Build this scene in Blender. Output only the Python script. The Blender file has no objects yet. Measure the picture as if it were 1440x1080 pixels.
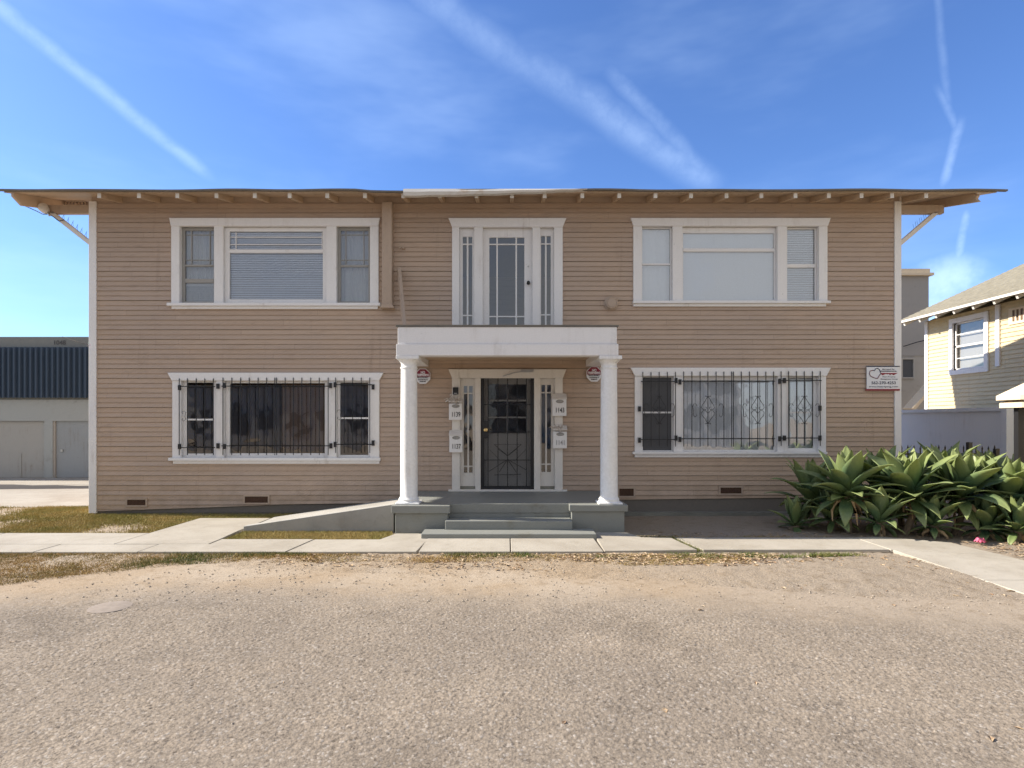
import bpy, math, random
import numpy as np
from mathutils import Vector, Matrix
random.seed(7); rng = np.random.default_rng(7)
scene = bpy.context.scene
COL = scene.collection
R = math.radians
# ------------------------------------------------------------------ camera model (facade lies in the plane y = 0)
D, F, EYE, CX, HY = 10.4, 822.0, 1.65, 712.0, 593.0
def X(px, y=0.0): return (px-CX)*(D+y)/F
def Z(py, y=0.0): return EYE+(HY-py)*(D+y)/F
def G(px, py):                       # a point of the level ground
    d = EYE*F/(py-HY); return ((px-CX)*d/F, d-D)
# ------------------------------------------------------------------ mesh builder
class MB:
    def __init__(s): s.v=[]; s.f=[]; s.sm=[]
    def add(s, vs, fs, smooth=False):
        n=len(s.v); s.v+= [tuple(map(float,p)) for p in vs]; s.f+=[tuple(i+n for i in f) for f in fs]; s.sm+=[smooth]*len(fs); return s
    def box(s, x0,x1,y0,y1,z0,z1):
        x0,x1=min(x0,x1),max(x0,x1); y0,y1=min(y0,y1),max(y0,y1); z0,z1=min(z0,z1),max(z0,z1)
        return s.add([(x0,y0,z0),(x1,y0,z0),(x1,y1,z0),(x0,y1,z0),(x0,y0,z1),(x1,y0,z1),(x1,y1,z1),(x0,y1,z1)],
              [(0,3,2,1),(4,5,6,7),(0,1,5,4),(1,2,6,5),(2,3,7,6),(3,0,4,7)])
    def prism(s, pts, y0, y1):       # outline in x,z extruded along y
        n=len(pts); a=sum(pts[i][0]*pts[(i+1)%n][1]-pts[(i+1)%n][0]*pts[i][1] for i in range(n))
        if a<0: pts=pts[::-1]
        vs=[(x,y0,z) for x,z in pts]+[(x,y1,z) for x,z in pts]
        fs=[tuple(range(n)), tuple(range(2*n-1,n-1,-1))]+[((i+1)%n,i,i+n,(i+1)%n+n) for i in range(n)]
        return s.add(vs,fs)
    def prismx(s, pts, x0, x1):      # outline in y,z extruded along x
        n=len(pts); a=sum(pts[i][0]*pts[(i+1)%n][1]-pts[(i+1)%n][0]*pts[i][1] for i in range(n))
        if a<0: pts=pts[::-1]
        vs=[(x1,y,z) for y,z in pts]+[(x0,y,z) for y,z in pts]
        fs=[tuple(range(n)), tuple(range(2*n-1,n-1,-1))]+[((i+1)%n,i,i+n,(i+1)%n+n) for i in range(n)]
        return s.add(vs,fs)
    def prismz(s, pts, z0, z1):
        n=len(pts); a=sum(pts[i][0]*pts[(i+1)%n][1]-pts[(i+1)%n][0]*pts[i][1] for i in range(n))
        if a<0: pts=pts[::-1]
        vs=[(x,y,z1) for x,y in pts]+[(x,y,z0) for x,y in pts]
        fs=[tuple(range(n)), tuple(range(2*n-1,n-1,-1))]+[((i+1)%n,i,i+n,(i+1)%n+n) for i in range(n)]
        return s.add(vs,fs)
    def bar(s, p, q, w, h=None, up=(0,0,1)):
        p=Vector(p); q=Vector(q); h=h or w; d=(q-p).normalized(); u=Vector(up)
        if abs(d.dot(u))>.98: u=Vector((0,1,0))
        a=d.cross(u).normalized(); b=a.cross(d).normalized()
        vs=[]
        for c in (p,q):
            for sa,sb in((-1,-1),(1,-1),(1,1),(-1,1)): vs.append(c+a*sa*w/2+b*sb*h/2)
        return s.add(vs,[(0,1,2,3),(7,6,5,4),(0,4,5,1),(1,5,6,2),(2,6,7,3),(3,7,4,0)])
    def tube(s, pts, r, n=8, cap=True):
        pts=[Vector(p) for p in pts]; rs=r if isinstance(r,(list,tuple)) else [r]*len(pts)
        vs=[]; m=len(pts); ref=Vector((0,0,1))
        for i,p in enumerate(pts):
            d=(pts[min(i+1,m-1)]-pts[max(i-1,0)]).normalized()
            if abs(d.dot(ref))>.95: ref2=Vector((0,1,0))
            else: ref2=ref
            a=d.cross(ref2).normalized(); b=a.cross(d)
            for k in range(n):
                t=2*math.pi*k/n; vs.append(p+(a*math.cos(t)+b*math.sin(t))*rs[i])
        fs=[(i*n+k,i*n+(k+1)%n,(i+1)*n+(k+1)%n,(i+1)*n+k) for i in range(m-1) for k in range(n)]
        if cap: fs+=[tuple(range(n-1,-1,-1)), tuple(range((m-1)*n,m*n))]
        return s.add(vs,fs,True)
    def lathe(s, c, prof, n=32, axis='z'):
        vs=[]
        for r,h in prof:
            for k in range(n):
                t=2*math.pi*k/n
                if axis=='z': vs.append((c[0]+r*math.cos(t),c[1]+r*math.sin(t),c[2]+h))
                else: vs.append((c[0]+r*math.cos(t),c[1]-h,c[2]+r*math.sin(t)))
        m=len(prof)
        fs=[(i*n+k,i*n+(k+1)%n,(i+1)*n+(k+1)%n,(i+1)*n+k) for i in range(m-1) for k in range(n)]
        fs+=[tuple(range(n-1,-1,-1)), tuple(range((m-1)*n,m*n))]
        return s.add(vs,fs,True)
    def build(s, name, mat, parent=None, bevel=0, seg=1):
        me=bpy.data.meshes.new(name); base=Vector((0,0,0))
        if parent is None and s.v:
            a=np.array(s.v); base=Vector(((a[:,0].min()+a[:,0].max())/2,(a[:,1].min()+a[:,1].max())/2,a[:,2].min()))
        me.from_pydata([tuple(Vector(p)-base) for p in s.v],[],s.f)
        me.polygons.foreach_set('use_smooth',s.sm)
        me.materials.append(mat); me.validate(); me.update()
        o=bpy.data.objects.new(name,me); COL.objects.link(o)
        if any(s.sm) and not all(s.sm) or any(s.sm):
            try: me.set_sharp_from_angle(angle=R(40))
            except Exception: pass
        if parent:
            o.parent=parent
            if parent.parent is None and parent.type=='EMPTY': o.location=-parent.location
        else: o.location=base
        if bevel:
            m=o.modifiers.new('bevel','BEVEL'); m.width=bevel; m.segments=seg; m.limit_method='ANGLE'; m.angle_limit=R(35)
        return o
def tag(o,label=None,cat=None,group=None,kind=None):
    if label: o['label']=label
    if cat: o['category']=cat
    if group: o['group']=group
    if kind: o['kind']=kind
    return o
def empty(name,loc,label,cat,group=None):
    o=bpy.data.objects.new(name,None); o.empty_display_size=.2; o.location=loc; COL.objects.link(o); return tag(o,label,cat,group)
def text(body,px,py,h,y,mat,parent,name='lettering',w=None,serif=False,bold=0.0):
    """centre of the text at photo pixel px,py ; h = cap height in metres"""
    cu=bpy.data.curves.new(name,'FONT'); cu.body=body; cu.size=h/0.72; cu.align_x='CENTER'; cu.align_y='CENTER'; cu.extrude=.001; cu.offset=bold
    cu.materials.append(mat)
    o=bpy.data.objects.new(name,cu); COL.objects.link(o)
    o.rotation_euler=(R(90),0,0); loc=Vector((X(px,y),y,Z(py,y)))
    if w:
        bpy.context.view_layer.update(); d=o.dimensions.x
        if d>0: o.scale.x=w/d
    me=bpy.data.meshes.new_from_object(o); me.name=name; me.materials.clear(); me.materials.append(mat)
    o2=bpy.data.objects.new(name,me); COL.objects.link(o2); o2.rotation_euler=o.rotation_euler; o2.scale=o.scale; bpy.data.objects.remove(o); o=o2
    if parent:
        o.parent=parent
        if parent.parent is None: loc=loc-parent.location
    o.location=loc
    return o
# ------------------------------------------------------------------ materials
class NT:
    def __init__(s,nt): s.nt=nt; nt.nodes.clear()
    def n(s,t,**kw):
        nd=s.nt.nodes.new(t)
        for k,v in kw.items():
            if k.startswith('i_'):
                key=k[2:]; key=int(key) if key.isdigit() else key.replace('_',' ')
                s.set(nd.inputs[key],v)
            else: setattr(nd,k,v)
        return nd
    def set(s,inp,v):
        if isinstance(v,bpy.types.NodeSocket): s.nt.links.new(v,inp)
        elif isinstance(v,(tuple,list)) and inp.type=='RGBA' and len(v)==3: inp.default_value=(*v,1)
        else: inp.default_value=v
    def m(s,op,a,b=0.0,c=0.0,clamp=False):
        nd=s.nt.nodes.new('ShaderNodeMath'); nd.operation=op; nd.use_clamp=clamp
        s.set(nd.inputs[0],a); s.set(nd.inputs[1],b)
        s.set(nd.inputs[2],c); return nd.outputs[0]
    def mix(s,f,a,b,bt='MIX'):
        nd=s.nt.nodes.new('ShaderNodeMix'); nd.data_type='RGBA'; nd.blend_type=bt
        s.set(nd.inputs[0],f); s.set(nd.inputs[6],a); s.set(nd.inputs[7],b); return nd.outputs[2]
    def noise(s,vec,scale,detail=4,rough=.55,dist=0.0):
        nd=s.n('ShaderNodeTexNoise',i_Scale=scale,i_Detail=detail,i_Roughness=rough,i_Distortion=dist); s.nt.links.new(vec,nd.inputs['Vector']); return nd.outputs[0]
    def ramp(s,f,a,b,lo=0.0,hi=1.0):
        nd=s.n('ShaderNodeMapRange',clamp=True); nd.interpolation_type='SMOOTHSTEP'
        s.set(nd.inputs[0],f); nd.inputs[1].default_value=a; nd.inputs[2].default_value=b; nd.inputs[3].default_value=lo; nd.inputs[4].default_value=hi; return nd.outputs[0]
    def pos(s,sx=1,sy=1,sz=1):
        g=s.n('ShaderNodeNewGeometry').outputs['Position']
        if (sx,sy,sz)==(1,1,1): return g
        v=s.n('ShaderNodeVectorMath',operation='MULTIPLY'); s.nt.links.new(g,v.inputs[0]); v.inputs[1].default_value=(sx,sy,sz); return v.outputs[0]
    def out(s,col,rough=.6,bump=None,bs=.3,bd=.01,spec=.5,metal=0,extra=None):
        b=s.n('ShaderNodeBsdfPrincipled'); s.set(b.inputs['Base Color'],col); s.set(b.inputs['Roughness'],rough); b.inputs['Metallic'].default_value=metal
        b.inputs['Specular IOR Level'].default_value=spec
        if bump is not None:
            bn=s.n('ShaderNodeBump',i_Strength=bs,i_Distance=bd); s.nt.links.new(bump,bn.inputs['Height']); s.nt.links.new(bn.outputs[0],b.inputs['Normal'])
        o=s.n('ShaderNodeOutputMaterial'); s.nt.links.new(b.outputs[0],o.inputs[0]); return b
def newmat(name):
    m=bpy.data.materials.new(name); m.use_nodes=True; return m,NT(m.node_tree)
def paint(name,c,dirt=(.35,.3,.25),amt=.35,rough=.55,streak=True,bs=.15,fine=90):
    m,t=newmat(name)
    a=t.noise(t.pos(),1.7,5,.6); b=t.noise(t.pos(14,14,1.2) if streak else t.pos(6,6,6),1.0,4,.6); c2=t.noise(t.pos(),fine,3,.6)
    f=t.m('MULTIPLY',t.ramp(a,.45,.75),t.ramp(b,.45,.72)); f=t.m('MULTIPLY',f,amt)
    col=t.mix(f,c,tuple(x*y*1.4 for x,y in zip(c,dirt)))
    col=t.mix(t.ramp(c2,.3,.7),col,t.mix(1,col,(.93,.92,.91),'MULTIPLY'))
    ch=t.noise(t.pos(),16,6,.8); col=t.mix(t.m('MULTIPLY',t.ramp(ch,.64,.68),min(.6,amt)),col,tuple(x*y*.8 for x,y in zip(c,dirt)))
    t.out(col,rough,c2,bs,.004)
    return m
def plain(name,c,rough=.5,metal=0,spec=.5,var=.12,scale=20):
    m,t=newmat(name); a=t.noise(t.pos(),scale,3)
    col=t.mix(t.m('MULTIPLY',a,1),tuple(x*(1-var) for x in c),tuple(min(1,x*(1+var)) for x in c))
    t.out(col,rough,a,.08,.003,spec,metal); return m
def siding_mat(name,base,warm,pitch=.0864,z0=0.0):
    m,t=newmat(name); P=t.pos()
    sep=t.n('ShaderNodeSeparateXYZ'); t.nt.links.new(P,sep.inputs[0]); z=sep.outputs[2]; x=sep.outputs[0]
    row=t.m('FLOOR',t.m('DIVIDE',t.m('SUBTRACT',z,z0),pitch))
    rw=t.n('ShaderNodeTexWhiteNoise'); rw.noise_dimensions='1D'; t.nt.links.new(row,rw.inputs['W'])
    sx=t.m('ADD',t.m('DIVIDE',x,3.4),t.m('MULTIPLY',rw.outputs[0],5.0)); seg=t.m('FLOOR',sx); joint=t.ramp(t.m('FRACT',sx),.0,.0022,1,0)
    cmb=t.n('ShaderNodeCombineXYZ'); t.nt.links.new(row,cmb.inputs[0]); t.nt.links.new(seg,cmb.inputs[1])
    w=t.n('ShaderNodeTexWhiteNoise'); w.noise_dimensions='3D'; t.nt.links.new(cmb.outputs[0],w.inputs[0])
    big=t.noise(P,.35,3); med=t.noise(t.pos(2.2,2.2,14),1.0,6,.62); fine=t.noise(t.pos(9,9,120),1.0,5,.65); spot=t.noise(P,9,6,.7)
    col=t.mix(t.ramp(big,.35,.65),base,warm)
    col=t.mix(t.m('MULTIPLY',w.outputs[0],.30),col,t.mix(1,col,(.80,.77,.74),'MULTIPLY'))
    col=t.mix(t.ramp(med,.5,.72,0,.45),col,t.mix(1,col,(.74,.70,.66),'MULTIPLY'))
    col=t.mix(t.ramp(fine,.50,.75,0,.35),col,t.mix(1,col,(.72,.68,.66),'MULTIPLY'))
    col=t.mix(t.ramp(spot,.66,.74,0,.5),col,(.24,.19,.15))
    col=t.mix(t.m('MULTIPLY',joint,.6),col,(.12,.09,.07))
    pe=t.noise(t.pos(5,5,22),1.0,6,.75); col=t.mix(t.m('MULTIPLY',t.ramp(pe,.63,.68),t.ramp(big,.45,.6,0,.7)),col,(.36,.30,.25))
    fad=t.noise(t.pos(.8,.8,1.6),1.0,4,.6); col=t.mix(t.ramp(fad,.52,.7,0,.5),col,t.mix(1,col,(1.12,1.1,1.08),'MULTIPLY'))
    stv=t.noise(t.pos(7,7,.55),1.0,5,.6)
    col=t.mix(t.ramp(stv,.58,.75,0,.4),col,t.mix(1,col,(.70,.66,.62),'MULTIPLY'))
    low=t.ramp(z,.15,.95,1,0)
    col=t.mix(t.m('MULTIPLY',low,t.ramp(t.noise(P,2.4,6,.7),.4,.68,0,.55)),col,(.30,.22,.15))
    t.out(col,.62,t.m('ADD',fine,t.m('MULTIPLY',spot,.5)),.35,.004)
    return m
M={}
M['siding']=siding_mat('siding_paint',(.440,.340,.268),(.475,.355,.262))
M['trim']=paint('white_trim',(.80,.79,.785),amt=.45)
M['trimw']=paint('cream_trim',(.74,.71,.66),amt=.55)
M['tan']=paint('tan_paint',(.44,.34,.26),amt=.5)
M['eave']=paint('eave_paint',(.52,.39,.27),amt=.6,streak=False)
M['column']=paint('column_paint',(.80,.80,.79),amt=.5,bs=.3,fine=25)
M['grey_step']=paint('grey_step_paint',(.235,.242,.222),dirt=(.55,.5,.42),amt=.8,streak=False,fine=60)
M['riser']=M['grey_step']
M['black']=plain('black_iron',(.012,.012,.014),.45)
M['dark']=plain('dark_void',(.02,.018,.016),.9)
M['inner']=plain('interior_plaster',(.16,.14,.12),.9)
M['sash']=paint('weathered_sash',(.34,.33,.31),amt=.4)
M['blind']=plain('blind_vinyl',(.84,.86,.88),.5,var=.05)
M['shade']=paint('shade_cloth',(.84,.87,.90),amt=.15,rough=.7)
M['curtain']=plain('curtain_cloth',(.55,.56,.55),.8)
M['brown_curtain']=plain('brown_curtain_cloth',(.16,.10,.06),.85)
M['screen']=plain('insect_screen',(.07,.07,.075),.6)
M['roofing']=plain('roofing_felt',(.16,.145,.125),.9,var=.3,scale=6)
M['flash']=paint('metal_flashing',(.62,.60,.56),dirt=(.5,.35,.22),amt=.9,rough=.4,streak=False)
M['brass']=plain('brass',(.75,.55,.25),.3,1)
M['steel']=plain('brushed_metal',(.45,.45,.44),.35,1)
M['box_white']=paint('mailbox_enamel',(.80,.80,.80),amt=.25,rough=.35)
M['number']=plain('black_number',(.02,.02,.025),.5)
M['faded']=plain('faded_number',(.30,.30,.31),.6)
M['plaque']=plain('embossed_plaque',(.30,.29,.27),.4,var=.4,scale=90)
M['paper']=plain('newsprint',(.52,.47,.42),.8,var=.4,scale=60)
M['red']=plain('sign_red',(.20,.010,.028),.4,var=.05)
M['sign_white']=plain('sign_white',(.74,.75,.78),.4,var=.04)
M['navy']=plain('sign_navy',(.015,.02,.06),.4)
M['maroon']=plain('sign_maroon',(.25,.015,.035),.4)
def glass(name,refl=.10,tint=(.9,.93,.95)):
    m,t=newmat(name)
    lw=t.n('ShaderNodeFresnel',i_IOR=1.5)
    g=t.n('ShaderNodeBsdfGlossy',i_Roughness=.015); g.inputs[0].default_value=(1,1,1,1)
    nz=t.noise(t.pos(),1.6,2); bn=t.n('ShaderNodeBump',i_Strength=.25,i_Distance=.03); t.nt.links.new(nz,bn.inputs['Height']); t.nt.links.new(bn.outputs[0],g.inputs['Normal'])
    tr=t.n('ShaderNodeBsdfTransparent'); tr.inputs[0].default_value=(*tint,1)
    mx=t.n('ShaderNodeMixShader'); t.set(mx.inputs[0],t.m('ADD',lw.outputs[0],refl,clamp=True)); t.nt.links.new(tr.outputs[0],mx.inputs[1]); t.nt.links.new(g.outputs[0],mx.inputs[2])
    o=t.n('ShaderNodeOutputMaterial'); t.nt.links.new(mx.outputs[0],o.inputs[0]); return m
M['glass']=glass('window_glass',.10,(.96,.97,.98)); M['glass2']=glass('reflective_window_glass',.26,(.95,.97,.98))
def concrete(name,c,dirt,bs=.35):
    m,t=newmat(name); P=t.pos()
    a=t.noise(P,.9,6,.65); b=t.noise(P,7,6,.7); c2=t.noise(P,120,4,.7)
    col=t.mix(t.ramp(a,.35,.7),c,dirt); col=t.mix(t.ramp(b,.48,.72,0,.4),col,t.mix(1,col,(.72,.69,.64),'MULTIPLY'))
    col=t.mix(t.ramp(c2,.4,.7,0,.25),col,t.mix(1,col,(.7,.68,.65),'MULTIPLY'))
    t.out(col,.85,t.m('ADD',c2,t.m('MULTIPLY',b,1.5)),bs,.004,.3); return m
M['walk']=concrete('pavement_concrete',(.41,.375,.315),(.33,.295,.24))
M['ramp']=concrete('ramp_concrete',(.40,.385,.35),(.30,.285,.255))
M['found']=concrete('foundation_concrete',(.24,.235,.20),(.15,.145,.125))
M['pad']=concrete('apron_concrete',(.38,.35,.30),(.32,.28,.23))
def dirt_nodes(t):
    P=t.pos(); a=t.noise(P,.8,5,.6); b=t.noise(P,5,6,.72); c=t.noise(P,45,5,.75); d=t.noise(P,1.3,3,.5,.5)
    sep=t.n('ShaderNodeSeparateXYZ'); t.nt.links.new(P,sep.inputs[0])
    side=t.ramp(t.m('ADD',sep.outputs[0],t.m('MULTIPLY',a,3)),1.5,5.0)
    col=t.mix(t.ramp(a,.38,.64),(.345,.265,.180),(.385,.315,.235)); col=t.mix(side,col,(.325,.268,.205))
    col=t.mix(t.ramp(b,.5,.68,0,.6),col,t.mix(1,col,(.66,.60,.52),'MULTIPLY'))
    col=t.mix(t.ramp(c,.52,.66,0,.65),col,t.mix(1,col,(.45,.40,.34),'MULTIPLY'))
    col=t.mix(t.ramp(c,.40,.30,0,.4),col,(.55,.46,.34))
    h=t.m('ADD',t.m('MULTIPLY',b,2.0),c); return col,h,P
def dirt_mat():
    m,t=newmat('bare_dirt'); col,h,P=dirt_nodes(t); t.out(col,.95,h,.8,.02,.15); return m
def road_mat():
    m,t=newmat('worn_asphalt'); dcol,dh,P=dirt_nodes(t)
    vo=t.n('ShaderNodeTexVoronoi',i_Scale=62.0,feature='F1'); t.nt.links.new(P,vo.inputs['Vector'])
    vo2=t.n('ShaderNodeTexVoronoi',i_Scale=26.0,feature='F1'); t.nt.links.new(P,vo2.inputs['Vector'])
    a=t.noise(P,.55,5,.6); b=t.noise(P,3.0,5,.65); c=t.noise(P,38,5,.8,.6); st=t.noise(t.pos(.5,2.2,1),1.0,4,.6)
    col=t.mix(t.ramp(a,.35,.66),(.320,.265,.203),(.262,.218,.170))
    col=t.mix(t.ramp(b,.45,.72,0,.35),col,t.mix(1,col,(.74,.73,.72),'MULTIPLY'))
    col=t.mix(t.ramp(st,.52,.7,0,.5),col,(.35,.285,.215))
    peb=t.n('ShaderNodeSeparateColor'); t.nt.links.new(vo.outputs['Color'],peb.inputs[0])
    col=t.mix(t.m('MULTIPLY',peb.outputs[0],.5),col,t.mix(1,col,(.72,.70,.67),'MULTIPLY'))
    col=t.mix(t.ramp(peb.outputs[1],.8,1.0,0,.6),col,(.42,.38,.33))
    gap=t.ramp(vo.outputs['Distance'],.45,.75,0,.55)
    col=t.mix(gap,col,(.17,.14,.108))
    col=t.mix(t.ramp(c,.56,.66,0,.6),col,(.16,.13,.10))
    pit=t.noise(P,34,3,.6,.3); col=t.mix(t.ramp(pit,.60,.66,0,.7),col,(.10,.08,.062))
    ck=t.n('ShaderNodeTexVoronoi',i_Scale=.55,feature='DISTANCE_TO_EDGE'); wv=t.n('ShaderNodeVectorMath',operation='ADD'); t.nt.links.new(P,wv.inputs[0])
    nv=t.n('ShaderNodeTexNoise',i_Scale=2.5,i_Detail=5); t.nt.links.new(P,nv.inputs['Vector']); t.nt.links.new(nv.outputs['Color'],wv.inputs[1]); t.nt.links.new(wv.outputs[0],ck.inputs['Vector'])
    crack=t.m('MULTIPLY',t.ramp(ck.outputs['Distance'],.0,.006,1,0),t.ramp(t.noise(P,.7,3),.50,.62))
    col=t.mix(t.m('MULTIPLY',crack,.6),col,(.10,.085,.07))
    oil=t.noise(t.pos(.9,.9,1),.8,4,.55,1.0); col=t.mix(t.ramp(oil,.55,.72,0,.55),col,t.mix(1,col,(.62,.61,.60),'MULTIPLY'))
    at=t.n('ShaderNodeAttribute',attribute_name='edge').outputs['Fac']
    e=t.m('ADD',at,t.m('MULTIPLY',t.m('SUBTRACT',t.noise(P,2.1,6,.7),.5),1.3))
    fac=t.ramp(e,-.05,1.0)
    col=t.mix(fac,dcol,col)
    h=t.m('SUBTRACT',t.m('MULTIPLY',b,.6),t.m('MULTIPLY',vo.outputs['Distance'],.55)); h=t.m('SUBTRACT',h,t.m('MULTIPLY',t.ramp(c,.5,.7),.8)); h=t.m('SUBTRACT',h,t.m('MULTIPLY',vo2.outputs['Distance'],.35))
    hm=t.n('ShaderNodeMix'); hm.data_type='FLOAT'; t.set(hm.inputs[0],fac); t.set(hm.inputs[2],dh); t.set(hm.inputs[3],h)
    t.out(col,.93,hm.outputs[0],.55,.010,.2); return m
M['dirt']=dirt_mat(); M['road']=road_mat()
def grass_mat(name,cols,scale=1.2):
    m,t=newmat(name); P=t.pos(); a=t.noise(P,scale,4,.6); b=t.noise(P,25,3,.6); w=t.n('ShaderNodeTexWhiteNoise'); t.nt.links.new(t.pos(40,40,0),w.inputs[0])
    col=t.mix(t.ramp(a,.40,.58),cols[0],cols[1]); col=t.mix(t.ramp(b,.4,.65),col,cols[2])
    b_=t.out(col,.8,spec=.2)
    return m
M['grass']=grass_mat('mown_grass',((.25,.225,.065),(.42,.32,.13),(.34,.275,.10)))
M['dry']=grass_mat('dry_grass',((.40,.27,.10),(.27,.21,.075),(.46,.33,.16)),1.7)
M['weed']=grass_mat('green_weeds',((.09,.13,.03),(.22,.19,.07),(.13,.15,.04)),3)
M['litter']=grass_mat('dead_leaf',((.36,.25,.14),(.22,.13,.075),(.48,.38,.26)),9)
def agave_mat():
    m,t=newmat('agave_leaf'); at=t.n('ShaderNodeAttribute',attribute_name='u'); u=at.outputs['Fac']
    P=t.pos(); a=t.noise(P,2.5,4,.6); b=t.noise(P,30,4,.6)
    col=t.mix(t.ramp(a,.35,.65),(.080,.155,.082),(.165,.23,.080))
    col=t.mix(t.ramp(u,.30,.95,0,.65),col,(.36,.40,.15)); col=t.mix(t.ramp(b,.5,.75,0,.3),col,(.16,.19,.10))  # outer leaf paler yellow-green: sunlit tone put into the colour
    col=t.mix(t.ramp(t.m('MULTIPLY',u,t.noise(P,6,3)),.60,.75,0,.6),col,(.35,.27,.12))
    bs=t.n('ShaderNodeBsdfPrincipled'); t.set(bs.inputs['Base Color'],col); bs.inputs['Roughness'].default_value=.42; bs.inputs['Specular IOR Level'].default_value=.5
    tl=t.n('ShaderNodeBsdfTranslucent'); t.set(tl.inputs[0],t.mix(1,col,(1.5,1.5,.5),'MULTIPLY'))
    mx=t.n('ShaderNodeMixShader',i_0=.26); t.nt.links.new(bs.outputs[0],mx.inputs[1]); t.nt.links.new(tl.outputs[0],mx.inputs[2])
    o=t.n('ShaderNodeOutputMaterial'); t.nt.links.new(mx.outputs[0],o.inputs[0]); return m
M['agave']=agave_mat(); M['dead']=plain('dead_agave_leaf',(.40,.28,.15),.9,var=.4,scale=15); M['stem']=plain('agave_stem',(.20,.15,.10),.9,var=.4)
M['corr']=plain('blue_corrugated_steel',(.04,.066,.105),.5,.1)
M['stucco']=paint('grey_stucco',(.37,.39,.38),amt=.5,streak=False,bs=.5,fine=40)
M['stucco_dark']=paint('parapet_stucco',(.20,.21,.20),amt=.4,streak=False,bs=.4,fine=40)
M['door_grey']=paint('grey_metal_door',(.31,.335,.35),dirt=(.45,.35,.28),amt=.8)
M['door_worn']=paint('worn_plywood_door',(.38,.375,.35),dirt=(.40,.30,.22),amt=1.0)
M['tower']=paint('grey_render',(.33,.31,.29),amt=.3,streak=False)
M['tower_low']=paint('pale_render',(.40,.37,.33),amt=.3,streak=False)
M['yellow']=siding_mat('yellow_siding_paint',(.62,.52,.32),(.59,.49,.31))
M['shingle']=plain('roof_shingle',(.21,.19,.14),.9,var=.5,scale=7)
M['fence']=paint('pale_blue_fence_paint',(.64,.67,.70),amt=.4)
M['canvas']=plain('cream_canvas',(.70,.58,.42),.8)
M['near_black']=plain('near_black_matte',(.035,.03,.03),.95,var=.3)
# ------------------------------------------------------------------ THE BUILDING
WALL_L, WALL_R, DEPTH, TOP = X(128), X(1265.5), 5.2, 5.55
B=empty('apartment_building',(0,0,0),'two-storey tan clapboard apartment house with white trim and a columned porch','apartment building')
openings=[]                                   # x0,x1,z0,z1 holes through the siding
def pxo(a,b,c,d): openings.append((X(a),X(b),Z(d),Z(c)))
for r in [(249,527,314,431),(896,1156,314,427),(251,528,530,647),(899,1154,524,638),(641,786,314,470),(641,786,525,690)]: pxo(*r)
def skirt(x):
    ks=[(-8,.04),(-7.3,.06),(-6.1,.10),(-3.8,.185),(2.2,.265),(4.7,.30),(8,.32)]
    for (a,za),(b,zb) in zip(ks,ks[1:]):
        if x<=b: return za+(zb-za)*(x-a)/(b-a)
    return .32
mb=MB(); p=.0864; nrow=int((TOP)/p)+1
for r in range(nrow):
    z0=r*p; z1=min(z0+p,TOP)
    if z1-z0<.01: continue
    strong=(r%2==0); out=.027 if strong else .019; inn=.006 if strong else .011; gp=.0048 if strong else .002
    cuts=[(a,b) for a,b,c,d in openings if z0+.02<d and z1-.02>c]
    edges=sorted({WALL_L+.02,WALL_R-.02}|{e for c in cuts for e in c})
    for a,b in zip(edges,edges[1:]):
        if any(c0-1e-6<=a and b<=c1+1e-6 for c0,c1 in cuts): continue
        n=max(1,int((b-a)/.45)) if z0<.4 else max(1,int((b-a)/1.3))
        xs=[a+(b-a)*i/n for i in range(n+1)]
        for xa,xb in zip(xs,xs[1:]):
            la,lb=max(z0+gp,skirt(xa)),max(z0+gp,skirt(xb))
            if z0<.4 and (la>=z1-.004 or lb>=z1-.004):
                if la>=z1-.004 and lb>=z1-.004: continue
                la,lb=min(la,z1-.002),min(lb,z1-.002)
            ja=.0012*math.sin(xa*2.1+r*1.7); jb=.0012*math.sin(xb*2.1+r*1.7)
            dz=.0015*math.sin(r*2.3+xa*.9); dzb=.0015*math.sin(r*2.3+xb*.9)
            mb.add([(xa,-out+ja,la+dz),(xb,-out+jb,lb+dzb),(xb,-inn,z1+dzb),(xa,-inn,z1+dz),(xa,0.004,la+dz),(xb,0.004,lb+dzb)],[(0,1,2,3),(4,5,1,0)])
mb.build('front_siding',M['siding'],B)
# backing sheathing with holes (keeps light out of the house)
mb=MB(); edges=sorted({WALL_L+.02,WALL_R-.02}|{e for o in openings for e in o[:2]})
for a,b in zip(edges,edges[1:]):
    hs=sorted((c,d) for (p0,p1,c,d) in openings if p0-1e-6<=a and b<=p1+1e-6); z=.03
    for c,d in hs: mb.box(a,b,.004,.12,z,c); z=d
    mb.box(a,b,.004,.12,z,TOP)
mb.build('wall_sheathing',M['inner'],B)
mb=MB()
def gable(x0,x1):
    mb.prismx([(.12,.1),(DEPTH,.1),(DEPTH,5.55),(DEPTH/2+.0,5.55+.26*DEPTH/2),(.12,5.55)],x0,x1)
gable(WALL_L+.03,WALL_L+.13); gable(WALL_R-.13,WALL_R-.03); mb.box(WALL_L+.13,WALL_R-.13,DEPTH-.1,DEPTH-.002,.1,5.5)
mb.build('side_wall',M['siding'],B)
mb=MB(); mb.box(WALL_L+.14,WALL_R-.14,.13,DEPTH-.11,.28,.36); mb.box(WALL_L+.14,WALL_R-.14,.13,DEPTH-.11,2.88,3.0); mb.box(WALL_L+.14,WALL_R-.14,.13,DEPTH-.11,5.48,5.52)
for x in (X(560),X(860)): mb.box(x,x+.1,.13,DEPTH-.11,.36,2.88); mb.box(x,x+.1,.13,DEPTH-.11,3.0,5.48)
mb.build('interior_wall',M['inner'],B)
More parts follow.
